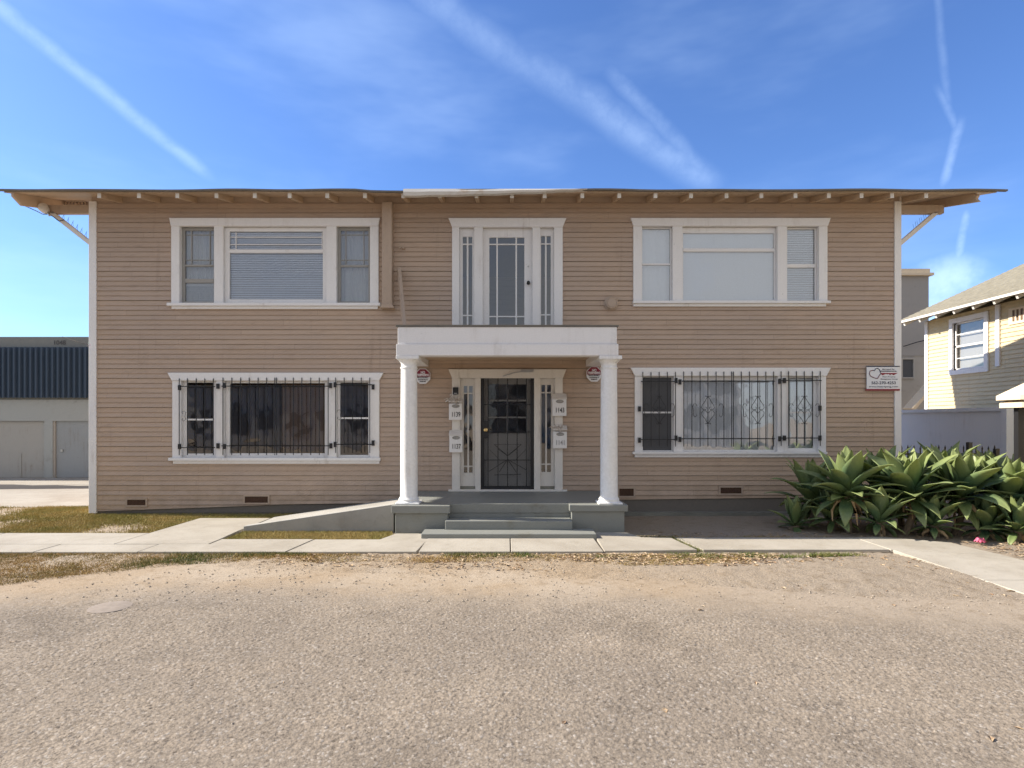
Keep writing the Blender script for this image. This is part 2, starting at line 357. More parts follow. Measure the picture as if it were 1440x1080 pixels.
mb=MB(); mb.box(WALL_L+.05,WALL_R-.05,.03,.2,-.15,.5); mb.box(WALL_L+.04,WALL_L+.2,.2,DEPTH,-.15,.4); mb.box(WALL_R-.2,WALL_R-.04,.2,DEPTH,-.15,.4); mb.box(WALL_L+.05,WALL_R-.05,DEPTH-.1,DEPTH+.01,-.15,.4)
mb.box(1.85,WALL_R-.1,-.14,.0,-.1,.055)
mb.build('foundation',M['found'],B)
for a,b in ((126.5,137),(1256.5,1266)):
    mb=MB(); x0,x1=X(a),X(b); mb.box(x0,x1,-.035,.02,skirt(x0)-.03,5.56)
    if a<500: mb.box(x0,x0+.03,.02,.14,skirt(x0)-.03,5.56)
    else: mb.box(x1-.03,x1,.02,.14,skirt(x0)-.03,5.56)
    mb.build('corner_board',M['trim'],B,.004)
# --- windows ------------------------------------------------------
def header(mb,x0,x1,zt,zb,ov,y=-.06):
    mb.prism([(x0-ov,zt),(x1+ov,zt),(x1+ov-.01,zt-.02),(x1,zb),(x0,zb),(x0-ov+.01,zt-.02)],y,.01)
def slats(mb,x0,x1,z0,z1,y,pitch=.032,tilt=1.0):
    z=z0+.01
    while z<z1:
        j=random.uniform(-.0015,.0015); t=tilt+random.uniform(-.05,.05)
        dy=.012*math.cos(t); dz=.012*math.sin(t)+.003
        mb.add([(x0,y-dy,z-dz+j),(x1,y-dy,z-dz-j),(x1,y+dy,z+dz-j),(x0,y+dy,z+dz+j)],[(0,1,2,3)]); z+=pitch
def cloth(mb,x0,x1,z0,z1,y,amp=.02,wl=.12,ph=0):
    n=max(6,int((x1-x0)/.02)); vs=[]
    for i in range(n+1):
        x=x0+(x1-x0)*i/n; yy=y+amp*math.sin(2*math.pi*x/wl+ph)+amp*.5*math.sin(2*math.pi*x/wl/2.7+1.3)
        vs+=[(x,yy,z0),(x,y+(yy-y)*.7,z1)]
    mb.add(vs,[(2*i,2*i+2,2*i+3,2*i+1) for i in range(n)],True)
def rect_frame(mb,x0,x1,z0,z1,w,y0,y1,wt=None,wb=None):
    wt=wt or w; wb=wb or w
    mb.box(x0,x0+w,y0,y1,z0,z1); mb.box(x1-w,x1,y0,y1,z0,z1); mb.box(x0+w,x1-w,y0,y1,z1-wt,z1); mb.box(x0+w,x1-w,y0,y1,z0,z0+wb)
def hinge_bars(mb,xs,zt,zb,rails,y,hinges=(),w=.011):
    for x in xs: 
        mb.bar((x,y,zb),(x,y,zt),w,w); mb.lathe((x,y,zt),[(.002,-.004),(.010,.004),(.008,.016),(.002,.03)],6)
    for z in rails: mb.bar((xs[0]-.03,y+.009,z),(xs[-1]+.03,y+.009,z),.006,.016)
    for x,z in hinges:
        mb.box(x-.022,x+.022,y-.006,y+.03,z-.045,z+.045)
        mb.bar((x,y+.02,z),(x,-.03,z),.02)
def scroll(mb,cx,cz,y,w,h,r=.005):
    def arc(c,rad,a0,a1,n=9): return [(c[0]+rad*math.cos(R(a0+(a1-a0)*i/n)),y,c[1]+rad*math.sin(R(a0+(a1-a0)*i/n))) for i in range(n+1)]
    for s in (-1,1):
        # upper drop and lower heart that form the diamond
        mb.tube([(cx,y,cz+h),(cx+s*w*.45,y,cz+h*.62),(cx+s*w*.9,y,cz+h*.32),(cx+s*w,y,cz+h*.16),(cx+s*w*.75,y,cz+h*.03),(cx+s*w*.35,y,cz+h*.03),(cx+s*w*.15,y,cz+h*.14),(cx+s*w*.4,y,cz+h*.22)],r,5)
        mb.tube([(cx,y,cz-h),(cx+s*w*.45,y,cz-h*.62),(cx+s*w*.9,y,cz-h*.38),(cx+s*w,y,cz-h*.2),(cx+s*w*.75,y,cz-h*.05),(cx+s*w*.35,y,cz-h*.05),(cx+s*w*.1,y,cz-h*.22)],r,5)
        mb.tube([(cx+s*.01,y,cz+h*.92),(cx+s*.04,y,cz+h*1.0),(cx+s*.05,y,cz+h*.93)],r,5)
        mb.tube([(cx+s*.01,y,cz-h*.92),(cx+s*.04,y,cz-h*1.0),(cx+s*.05,y,cz-h*.93)],r,5)
        # side C scroll
        c=(cx+s*w*2.0,cz+h*.25); mb.tube([(c[0]-s*.035,y,c[1]+.01),(c[0]-s*.02,y,c[1]+.045),(c[0]+s*.02,y,c[1]+.045),(c[0]+s*.04,y,c[1]),(c[0]+s*.03,y,c[1]-.07),(c[0]+s*.03,y,c[1]-.15),(c[0],y,c[1]-.19),(c[0]-s*.03,y,c[1]-.16),(c[0]-s*.02,y,c[1]-.13)],r,5)
def sash_window(label,hdr,jamb,sill,apron,ops,bars=None,refl='glass'):
    """hdr=(x0,x1,ytop,ybot) photo pixels; ops = list of opening dicts"""
    hx0,hx1=X(jamb[0]),X(jamb[1]); zt,zb=Z(hdr[2]),Z(hdr[3]); zs=Z(sill[2])
    mb=MB(); header(mb,hx0,hx1,zt,zb,(X(jamb[0])-X(hdr[0])))
    xs=[hx0]+[e for o in ops for e in (X(o['x'][0]),X(o['x'][1]))]+[hx1]
    for i in range(0,len(xs),2): mb.box(xs[i],xs[i+1],-.042,.02,zs,zb-.001)
    for i in range(0,len(xs),2): mb.box(xs[i]+.004,xs[i+1]-.004,.021,.13,zs,zb+.01)     # jamb depth
    mb.box(hx0+.01,hx1-.01,.021,.13,zb+.012,zb+.05); mb.box(hx0+.01,hx1-.01,.021,.13,zs-.03,zs-.002)
    W=mb.build('window',M['trim'],B,.003); W['label']=label
    mb=MB(); sx0,sx1=X(sill[0]),X(sill[1]); mb.box(sx0,sx1,-.085,.02,Z(sill[3]),zs); mb.box(X(apron[0]),X(apron[1]),-.045,.01,Z(apron[2]),Z(sill[3])-.001)
    mb.build('sill',M['trim'],W,.003)
    for o in ops:
        x0,x1=X(o['x'][0]),X(o['x'][1]); z0,z1=zs,zb; sm=M[o.get('mat','trim')]; mb=MB(); y0=o.get('y',.03); w=o.get('w',.035)
        rect_frame(mb,x0,x1,z0,z1,w,y0,y0+.035,o.get('top',w),w)
        for zy,th in o.get('rails',[]): mb.box(x0+w,x1-w,y0-.008,y0+.036,Z(zy)-th/2,Z(zy)+th/2)
        for vx,ya,yb in o.get('vm',[]): mb.box(X(vx)-.007,X(vx)+.007,y0+.004,y0+.028,Z(yb),Z(ya))
        for hy,xa,xb in o.get('hm',[]): mb.box(X(xa),X(xb),y0+.006,y0+.026,Z(hy)-.007,Z(hy)+.007)
        mb.build('sash',sm,W)
        mb=MB(); mb.add([(x0+w-.005,y0+.02,z0+w-.005),(x1-w+.005,y0+.02,z0+w-.005),(x1-w+.005,y0+.02,z1-w),(x0+w-.005,y0+.02,z1-w)],[(0,1,2,3)]); mb.build('pane',M[o.get('glass',refl)],W)
        bx0,bx1,bz0,bz1=x0+w*.6,x1-w*.6,z0+w*.5,z1-w*.5
        for kind in o.get('in',[]):
            mb=MB()
            if kind=='blind': slats(mb,bx0,bx1,bz0,bz1,y0+.055); mb.build('blind',M['blind'],W)
            elif kind=='lowblind': slats(mb,bx0,bx1,bz0,Z(398),y0+.055); mb.box(bx0,bx1,y0+.04,y0+.07,Z(398)-.03,Z(391)); mb.build('blind',M['curtain'],W)
            elif kind=='shade': cloth(mb,bx0,bx1,bz0,bz1,y0+.055,.006,.5); mb.build('roller_shade',M['shade'],W)
            elif kind=='curtain': cloth(mb,bx0,bx1,bz0,bz1,y0+.10,.018,.11); mb.build('curtain',M['curtain'],W)
            elif kind=='sheer': cloth(mb,bx0,bx1,bz0,bz1,y0+.10,.010,.17); mb.build('curtain',M['blind'],W)
            elif kind=='screen': mb.box(bx0,bx1,y0+.002,y0+.006,bz0,bz1); mb.build('insect_screen',M['screen'],W)
            elif kind=='brown': cloth(mb,X(392),bx1,bz0,bz1,y0+.16,.03,.16); mb.build('curtain',M['brown_curtain'],W)
    if bars:
        mb=MB(); y=-.075
        for b in bars:
            hinge_bars(mb,[X(v,y) for v in b['x']],Z(b['top'],y),Z(b['bot'],y),[Z(v,y) for v in b['rails']],y,[(X(a,y),Z(c,y)) for a,c in b.get('h',[])])
            for s in b.get('s',[]): scroll(mb,X(s,y),Z(576.5,y),y-.004,.115,.25)
            for (a,c) in b.get('c',[]):
                xx,zz=X(a,y),Z(c,y); mb.tube([(xx-.02,y,zz),(xx-.035,y,zz+.03),(xx,y,zz+.05),(xx+.035,y,zz+.03),(xx+.02,y,zz-.04),(xx+.035,y,zz-.10),(xx,y,zz-.13),(xx-.035,y,zz-.10),(xx-.015,y,zz-.08)],.004,5)
        mb.build('security_bars',M['black'],W)
    return W
grid=lambda a,b,l,r,yt,yb,h: dict(vm=[(a,yt,yb),(b,yt,yb)],hm=[(h[0],l,r)]+([(h[1],l,r)] if len(h)>1 else []))
sash_window('upper left three-part window with white blinds',(240,535,308,319),(242.5,533),(238,536,427,431),(243,532,435),
 [dict(x=(254,302.5),mat='sash',w=.05,y=.05,rails=[(372.5,.03),(394,.07)],vm=[(267,320,372),(293,320,372)],hm=[(329,259,300),(364.5,259,300)],**{'in':['lowblind','curtain']},glass='glass'),
  dict(x=(315,460),w=.085,top=.07,rails=[(352.5,.06)],vm=[(330.5,326,350),(452,326,350)],hm=[(332.5,322,458),(343,322,458)],**{'in':['blind']}),
  dict(x=(474,521),mat='sash',w=.05,y=.05,rails=[(373,.03)],vm=[(485,321,372),(510.5,321,372)],hm=[(329,478,518),(364.5,478,518)],**{'in':['curtain']})])
sash_window('upper right three-part window with drawn white shades',(886,1166,308,319),(890,1162),(889,1165,424,427.5),(890,1160,431.5),
 [dict(x=(902,945),w=.022,rails=[(371,.025)],**{'in':['sheer']},glass='glass2'),
  dict(x=(959,1092),w=.03,top=.10,rails=[(351,.055)],**{'in':['shade']},glass='glass2'),
  dict(x=(1105.5,1150),w=.025,y=.045,rails=[(373,.06)],**{'in':['blind']},glass='glass2')],refl='glass2')
bl=[dict(x=(252,263.5,276,288,300),top=534,bot=640,rails=(543.5,629.5),h=[(306,543),(252,545),(306,627),(252,628)],c=[(258.5,582)]),
    dict(x=(313.5,326,338.5,350.5,363,375,386.5,389,401,412.5,424.5,437,449,461.5),top=533,bot=640,rails=(543,627),h=[(315,542),(464.5,542),(315,628),(465,627)]),
    dict(x=(472,484,496,508,520),top=533,bot=637,rails=(541,625),h=[(471,541),(524.5,544),(471,625),(524.5,623)],c=[(477,580)])]
sash_window('lower left three-part window with dark glass and plain bars',(238,538,524.5,535.5),(244,534),(240,536,643.5,647.5),(245,534,652),
 [dict(x=(256,305),w=.07,top=.03,rails=[(590,.03)],**{'in':[]}),
  dict(x=(316,462),w=.075,top=.04,**{'in':['brown']}),
  dict(x=(474,521),w=.045,top=.03,rails=[(588,.03)],**{'in':['brown2']})],bars=bl)
br=[dict(x=(904,915.5,927,938.5,950),top=525,bot=628,rails=(536.5,618),h=[(951,535),(899.5,575),(951,616),(899.5,619)],s=[927]),
    dict(x=(961.5,973,984.5,995.5,1007,1018,1029,1031.5,1042.5,1054,1065.5,1077,1088),top=524.5,bot=628,rails=(536,617),h=[(956.5,537),(1097,536),(956.5,618),(1097,617)],s=[995.5,1065.5]),
    dict(x=(1098.5,1109,1120,1131,1142.5,1153.5),top=524,bot=627,rails=(535,616),h=[(1103.5,535),(1153.5,574),(1103.5,616),(1153.5,616)],s=[1131])]
sash_window('lower right three-part window with heart-scroll security bars',(886,1166,517.5,529),(892,1160),(889,1160,635,638.5),(892,1157,643),
 [dict(x=(903,946.5),w=.02,rails=[(580,.03)],**{'in':['screen']}),
  dict(x=(960,1092),w=.03,top=.07,**{'in':['sheer']},glass='glass2'),
  dict(x=(1105,1150),w=.06,top=.03,rails=[(580,.03)],**{'in':['sheer']},glass='glass2')],bars=br,refl='glass2')
# --- door groups --------------------------------------------------
def door_surround(yt,yb,y0,cas,label,low):
    mb=MB(); x0,x1=X(636),X(791); header(mb,x0,x1,Z(yt),Z(yt+12.5),.065)
    for a,b in cas: mb.box(X(a),X(b),-.045,.02,Z(yb),Z(yt+12.5)-.001)
    for a,b in cas: mb.box(X(a)+.004,X(b)-.004,.021,.14,Z(yb),Z(yt+12.5)+.01)
    mb.box(x0,x1,.021,.14,Z(yt+12.5)+.012,Z(yt+4))
    if low: mb.box(X(631),X(797),-.09,.14,Z(691.5),Z(688))
    o=mb.build('door_surround',M['trimw'] if low else M['trim'],B,.003); o['label']=label; return o
s1=door_surround(308,481,0,[(636,646),(667,679),(748.5,759.5),(779,791)],'white surround of the balcony door',False)
s2=door_surround(519.5,688,0,[(636,647),(668.5,676),(751,759.5),(780,791)],'cream surround of the porch door',True)
def sidelight(x0,x1,g0,g1,vx,yt,gt,gb,yb,h1,h2,mat):
    mb=MB(); y=.035; a,b=X(x0),X(x1); zt,zb=Z(yt),Z(yb); ga,gb_=X(g0),X(g1); gzt,gzb=Z(gt),Z(gb)
    mb.box(a,ga,y,y+.04,zb,zt); mb.box(gb_,b,y,y+.04,zb,zt); mb.box(ga,gb_,y,y+.04,gzt,zt); mb.box(ga,gb_,y,y+.04,zb,gzb)
    mb.box(X(vx)-.014,X(vx)+.014,y+.004,y+.035,gzb,gzt)
    for h in (h1,h2): mb.box(ga,gb_,y+.005,y+.034,Z(h)-.011,Z(h)+.011)
    o=mb.build('sidelight',mat,B); mb=MB(); mb.add([(ga,y+.02,gzb),(gb_,y+.02,gzb),(gb_,y+.02,gzt),(ga,y+.02,gzt)],[(0,1,2,3)]); mb.build('pane',M['glass'],o)
sidelight(646,667,650.5,664,657.3,320,332,468,481,342.5,443,M['trim']); sidelight(759.5,779,761,774.7,767.7,320,331,468,481,342,442,M['trim'])
sidelight(647,668.5,652,664.5,658.2,532,542.5,665,688,553,656,M['trimw']); sidelight(759.5,780,761.5,775,768.2,532,541,664,688,552,653,M['trimw'])
mb=MB(); y=.04; a,b=X(679),X(748.5); ga,gb_=X(688),X(737.5); zt,zb=Z(320),Z(481); gzt,gzb=Z(333),Z(468)
mb.box(a,ga,y,y+.045,zb,zt); mb.box(gb_,b,y,y+.045,zb,zt); mb.box(ga,gb_,y,y+.045,gzt,zt); mb.box(ga,gb_,y,y+.045,zb,gzb)
for v in (699,726): mb.box(X(v)-.013,X(v)+.013,y+.004,y+.04,gzb,gzt)
for h in (342.5,444.5): mb.box(ga,gb_,y+.005,y+.039,Z(h)-.011,Z(h)+.011)
d1=mb.build('balcony_door',M['trim'],B,.002); mb=MB(); mb.add([(ga,y+.02,gzb),(gb_,y+.02,gzb),(gb_,y+.02,gzt),(ga,y+.02,gzt)],[(0,1,2,3)]); mb.build('pane',M['glass'],d1)
mb=MB(); mb.lathe((X(743),y,Z(397.5)),[(.03,0),(.03,.012),(.012,.02),(.012,.04),(.028,.05),(.03,.07),(.015,.08)],14,'y'); mb.build('door_knob',M['black'],d1)
mb=MB(); mb.lathe((X(743),y,Z(374)),[(.014,0),(.014,.012),(.01,.014)],12,'y'); mb.build('deadbolt',M['steel'],d1)
# porch front door behind its iron gate
mb=MB(); y=.075; a,b=X(677),X(750); ga,gb_=X(686.5),X(740); zt,zb=Z(529),Z(688); gzt,gzb=Z(540),Z(609.5)
mb.box(a,ga,y,y+.045,zb,zt); mb.box(gb_,b,y,y+.045,zb,zt); mb.box(ga,gb_,y,y+.045,gzt,zt); mb.box(ga,gb_,y,y+.045,zb,gzb)
mb.box(X(713.5)-.012,X(713.5)+.012,y+.002,y+.04,gzb,gzt)
for h in (563,587): mb.box(ga,gb_,y+.003,y+.039,Z(h)-.014,Z(h)+.014)
d2=mb.build('front_door',paint('grey_door_paint',(.52,.51,.50),amt=.3),B); mb=MB(); mb.add([(ga,y+.025,gzb),(gb_,y+.025,gzb),(gb_,y+.025,gzt),(ga,y+.025,gzt)],[(0,1,2,3)]); mb.build('pane',M['glass'],d2)
mb=MB(); y=.005; rect_frame(mb,X(676),X(751),Z(688),Z(527.5),.055,y,y+.035)
rect_frame(mb,X(679.3),X(747.7),Z(686),Z(530),.02,y-.004,y+.02)
for v in (686.3,700.3,713.8,727.2,740.3): mb.bar((X(v),y+.01,Z(687)),(X(v),y+.01,Z(529)),.014)
for h in (569,607.5,647): mb.bar((X(678),y+.018,Z(h)),(X(750),y+.018,Z(h)),.012)
c=(713.8,641)
for q in ((700,631),(695,625),(727,631),(733,625),(687.5,663),(740.5,661),(702,664),(726,664)):
    mb.bar((X(c[0]),y+.012,Z(c[1] if q[1]<640 else 646)),(X(q[0]),y+.012,Z(q[1])),.009)
mb.bar((X(695),y+.012,Z(668)),(X(733),y+.012,Z(667)),.009); mb.bar((X(695),y+.012,Z(625)),(X(733),y+.012,Z(625)),.006)
for s in (-1,1): mb.bar((X(713.8+s*26),y+.012,Z(632)),(X(713.8+s*10),y+.012,Z(648)),.006)
mb.box(X(677.5),X(687),y-.012,y+.03,Z(616),Z(592))
gt=mb.build('security_gate',M['black'],d2)
m_,t_=newmat('gate_mesh'); tb=t_.n('ShaderNodeBsdfTransparent'); db=t_.n('ShaderNodeBsdfDiffuse'); db.inputs[0].default_value=(.02,.02,.02,1); mx=t_.n('ShaderNodeMixShader',i_0=.22); t_.nt.links.new(tb.outputs[0],mx.inputs[1]); t_.nt.links.new(db.outputs[0],mx.inputs[2]); oo=t_.n('ShaderNodeOutputMaterial'); t_.nt.links.new(mx.outputs[0],oo.inputs[0])
mb=MB(); mb.box(X(679),X(748),y+.028,y+.030,Z(686),Z(530)); mb.build('wire_mesh',m_,d2)
mb=MB(); mb.lathe((X(683),y-.012,Z(604.5)),[(.034,0),(.034,.008),(.014,.014),(.014,.035),(.030,.045),(.032,.062),(.018,.072)],16,'y'); mb.build('door_knob',M['brass'],d2)
mb=MB(); mb.box(X(732.5),X(750),-.09,-.045,Z(524),Z(519.8)); mb.bar((X(735),-.10,Z(523)),(X(722),-.13,Z(525)),.018); mb.bar((X(724),-.13,Z(524.5)),(X(707),-.05,Z(529.5)),.018); mb.build('door_closer',M['steel'],d2)
# --- roof ---------------------------------------------------------
SL=.26; RY=DEPTH/2; XL,XR=-8.42,8.22
def rz(y): return 5.49+(y+.6)*SL
mb=MB(); prof=[(-.60,rz(-.6)),(RY,rz(RY)),(DEPTH+.6,rz(-.6)),(DEPTH+.6,rz(-.6)+.035),(RY,rz(RY)+.035),(-.60,rz(-.6)+.035)]
mb.prismx(prof,XL,XR); roof=mb.build('roof',M['eave'],B)
mb=MB(); n=64                                        # wavy roofing felt hanging over the edge
xs=[-8.62+(8.36+8.62)*i/n for i in range(n+1)]
for xa,xb in zip(xs,xs[1:]):
    def e(x):
        base=.007*math.sin(x*1.3)+.004*math.sin(x*4.1+1); return base+(-.03 if -2.3<x<-1.72 else 0)
    ya,yb=-.66+.015*math.sin(xa*3),-.66+.015*math.sin(xb*3); za,zb=rz(-.66)+.05+e(xa)*.6,rz(-.66)+.05+e(xb)*.6
    mb.add([(xa,ya,za-.022),(xb,yb,zb-.022),(xb,yb,zb+.004),(xa,ya,za+.004),(xa,RY,rz(RY)+.07),(xb,RY,rz(RY)+.07),(xa,DEPTH+.66,rz(-.66)+.06),(xb,DEPTH+.66,rz(-.66)+.06),(xa,ya+.05,za-.022),(xb,yb+.05,zb-.022)],
      [(0,1,2,3),(3,2,5,4),(4,5,7,6),(1,0,8,9)])
mb.build('roofing_felt',M['roofing'],roof)
mb=MB(); xs=[X(567,-.68)+ (X(826,-.68)-X(567,-.68))*i/14 for i in range(15)]
for i,(xa,xb) in enumerate(zip(xs,xs[1:])):
    def th(i): return .115-.10*(i/14)**1.6+.006*math.sin(i*2)
    zt=rz(-.66)+.055; mb.add([(xa,-.675,zt-th(i)),(xb,-.675,zt-th(i+1)),(xb,-.69,zt-th(i+1)*.5),(xa,-.69,zt-th(i)*.5),(xb,-.665,zt),(xa,-.665,zt),(xa,-.60,zt-th(i)-.005),(xb,-.60,zt-th(i+1)-.005),(xa,-.60,zt+.02),(xb,-.60,zt+.02)],[(0,1,2,3),(3,2,4,5),(1,0,6,7),(5,4,9,8)])
mb.build('bent_flashing',M['flash'],roof)
for px in [139,195,249,304,358,407,460,513,567,618,670,720,766,819,871,922,972,1022,1071,1119,1166,1212,1255,1303]:
    x=X(px,-.58); mb=MB(); hh=.085
    mb.prismx([(-.57,rz(-.57)-.002),(-.57,rz(-.57)-hh),(.0,rz(0)-hh-.02),(.0,rz(0)-.002)],x-.03,x+.03); mb.build('rafter_tail',M['trimw'] if random.random()<.0 else M['eave'],roof)
    mb=MB(); mb.box(x-.031,x+.031,-.574,-.571,rz(-.57)-hh-.001,rz(-.57)-.004); mb.build('rafter_end',M['trimw'],roof)
mb=MB(); mb.box(WALL_L+.02,WALL_R-.02,-.016,.03,TOP-.01,rz(0)-.004); mb.build('frieze_board',M['tan'],B)
for side,xb in ((-1,-8.28),(1,7.92)):
    mb=MB(); pts=[(-.60,rz(-.6)-.004),(-.60,rz(-.6)-.06),(-.42,rz(-.42)-.20),(RY,rz(RY)-.20),(DEPTH+.6,rz(-.6)-.2),(DEPTH+.6,rz(-.6)-.004),(RY,rz(RY)-.004)]
    if side>0: pts=[(-.52,rz(-.52)-.004),(-.60,rz(-.6)-.045),(-.56,rz(-.56)-.10),(-.62,rz(-.56)-.17)]+pts[3:]
    mb.prismx(pts,xb-.022,xb+.022); mb.build('bargeboard',M['eave'],roof)
for side,a,b,wall in ((-1,70,128,WALL_L),(1,1325,1266,WALL_R)):
    y=.06; xo=X(a,y); mb=MB(); zc=(Z(289,y)+Z(300.5,y))/2
    mb.box(xo,wall+(.02 if side<0 else -.02),y-.045,y+.045,Z(301,y),Z(289.5,y)); mb.build('lookout_beam',M['tan'],roof)
    mb=MB(); q=(X(74 if side<0 else 1315,y),y-.01,Z(300,y)); r_=(wall,y-.01,Z(345,y)); mb.bar(q,r_,.07,.07); kb=mb.build('knee_brace',M['trimw'],roof)
    mb=MB(); q=Vector(q); r_=Vector(r_)
    for i in range(15 if side<0 else 9):
        t=.10+.055*i; c=q.lerp(r_,t)+Vector((0,.03,.03)); L=.10
        mb.tube([c,c+Vector((.01*(-1)**i-.02*side,0.02*(-1)**i,L))],.0025,4)
    mb.build('bird_spikes',M['black'],roof)
# attic-side blocks visible through the left rake
mb=MB()
for i in range(9): mb.box(X(83+4.6*i,.5),X(85.2+4.6*i,.5),.48,.52,rz(.5)-.09,rz(.5)-.02)
mb.box(-8.25,WALL_L-.01,.52,.56,rz(.5)-.10,rz(.5)-.012)
mb.build('rake_slats',M['tan'],roof)
# --- boxed chase, plank, stub, vents --------------------------------
mb=MB(); y=-.16; mb.box(X(537,y),X(551,y),y,-.02,Z(428,y),5.5); x0,x1=X(537,y),X(551,y)
mb.prism([(x0,Z(427,y)),(x1,Z(427,y)),(x1+.045,Z(433,y)),(x0-.03,Z(433,y))],y-.02,-.021); mb.build('boxed_chase',M['tan'],B,.004)
for a,b,c,d in ((178,208.5,700,712.5),(343,380,695.5,709),(868,893,684.5,699.5),(1010,1044,683,696)):
    mb=MB(); rect_frame(mb,X(a),X(b),Z(d),Z(c),.03,-.034,-.015); v=mb.build('foundation_vent',M['tan'],B)
    mb=MB(); mb.box(X(a)+.03,X(b)-.03,-.028,-.024,Z(d)+.03,Z(c)-.03); 
    for i in range(9):
        xx=X(a)+.03+(X(b)-X(a)-.06)*(i+.5)/9; mb.box(xx-.002,xx+.002,-.031,-.027,Z(d)+.03,Z(c)-.03)
    mb.build('vent_screen',plain('rusty_vent_screen',(.07,.035,.02),.9,var=.6,scale=30),v)
mb=MB(); mb.lathe((X(568),-.02,Z(350)),[(.02,0),(.02,.04),(.012,.05)],10,'y'); mb.tube([(X(568),-.05,Z(350)),(X(565),-.07,Z(348)),(X(562),-.075,Z(351))],.012,6); mb.build('pipe_stub',M['tan'],B)
# --- porch ---------------------------------------------------------
mb=MB(); fy=-1.75; xl,xr=-1.63,1.66
mb.box(xl,xr,fy,fy+.24,2.63,2.80); mb.box(xl,xl+.25,fy+.24,-.022,2.63,2.80); mb.box(xr-.25,xr,fy+.24,-.022,2.63,2.80)
mb.box(xl+.02,xr-.02,fy+.018,-.022,2.803,3.055)
o=mb.build('porch_entablature',M['trim'],B,.005,2)
mb=MB(); mb.box(xl-.005,xr+.005,fy+.005,-.023,3.057,3.085); mb.build('balcony_deck',M['roofing'],B)
mb=MB(); mb.box(xl+.25,xr-.25,fy+.24,-.022,2.74,2.80); mb.build('porch_ceiling',M['eave'],B)
for cx in (-1.465,1.545):
    cy=-1.60; mb=MB(); z0=.42
    mb.lathe((cx,cy,z0),[(.165,0),(.168,.03),(.150,.05),(.155,.07),(.138,.095),(.130,.11),(.129,.5),(.127,1.0),(.124,1.5),(.120,2.02),(.128,2.025),(.128,2.045),(.119,2.05),(.118,2.10),(.135,2.125),(.158,2.15),(.160,2.155)],40)
    o=mb.build('porch_column',M['column'],B)
    mb=MB(); mb.box(cx-.168,cx+.168,cy-.158,cy+.168,z0+2.156,2.629); mb.build('capital',M['column'],o,.006,2)
    mb=MB(); mb.box(cx-.18,cx+.18,cy-.17,cy+.18,z0+.001,z0+.03); mb.build('plinth',M['column'],o,.012,2)
mb=MB(); mb.box(-1.62,1.74,-1.64,-.0,.28,.42); mb.box(-1.60,1.72,-1.632,.0,0,.28); mb.build('porch_floor',M['grey_step'],B,.008,2)
mb=MB(); mb.box(-1.68,-.825,-1.87,-1.3,.31,.424); mb.box(-1.63,-.86,-1.83,-1.3,-.05,.31); mb.build('porch_pedestal',M['grey_step'],B,.008,2)
mb=MB(); mb.box(.935,1.79,-1.80,-1.3,.325,.424); mb.box(.965,1.745,-1.77,-1.3,-.05,.325); mb.build('porch_pedestal',M['grey_step'],B,.008,2)
mb=MB(); mb.box(-.884,.955,-1.96,-1.641,.0,.218); mb.build('porch_step',M['grey_step'],B,.01,2)
mb=MB(); mb.prismz([(-1.185,-2.28),(1.254,-2.28),(1.254,-1.872),(.957,-1.872),(.957,-1.962),(-.886,-1.962),(-.886,-1.90),(-1.185,-1.90)],-.03,.092); mb.build('porch_step',M['grey_step'],B,.01,2)
# ramp with its sloping kerb wall
mb=MB(); mb.prismx([(0,0)]*0 or [(-1.66,-.05),(-1.50,-.05),(-1.50,.05),(-1.66,.05)],0,0.001) if False else None
x0,x1=-3.93,-1.685
mb.add([(x0,-1.66,-.05),(x1,-1.66,-.05),(x1,-1.66,.415),(x0,-1.66,.085),(x0,-1.50,-.05),(x1,-1.50,-.05),(x1,-1.50,.415),(x0,-1.50,.085)],[(0,1,2,3),(5,4,7,6),(3,2,6,7),(4,0,3,7),(1,5,6,2)])
mb.add([(x0,-1.499,-.05),(x1+.06,-1.499,-.05),(x1+.06,-1.499,.385),(x0,-1.499,.035),(x0,-.5,-.05),(x1+.06,-.5,-.05),(x1+.06,-.5,.385),(x0,-.5,.035)],[(0,1,2,3),(5,4,7,6),(3,2,6,7),(4,0,3,7),(1,5,6,2)])
mb.build('access_ramp',M['ramp'],B,.006,2)
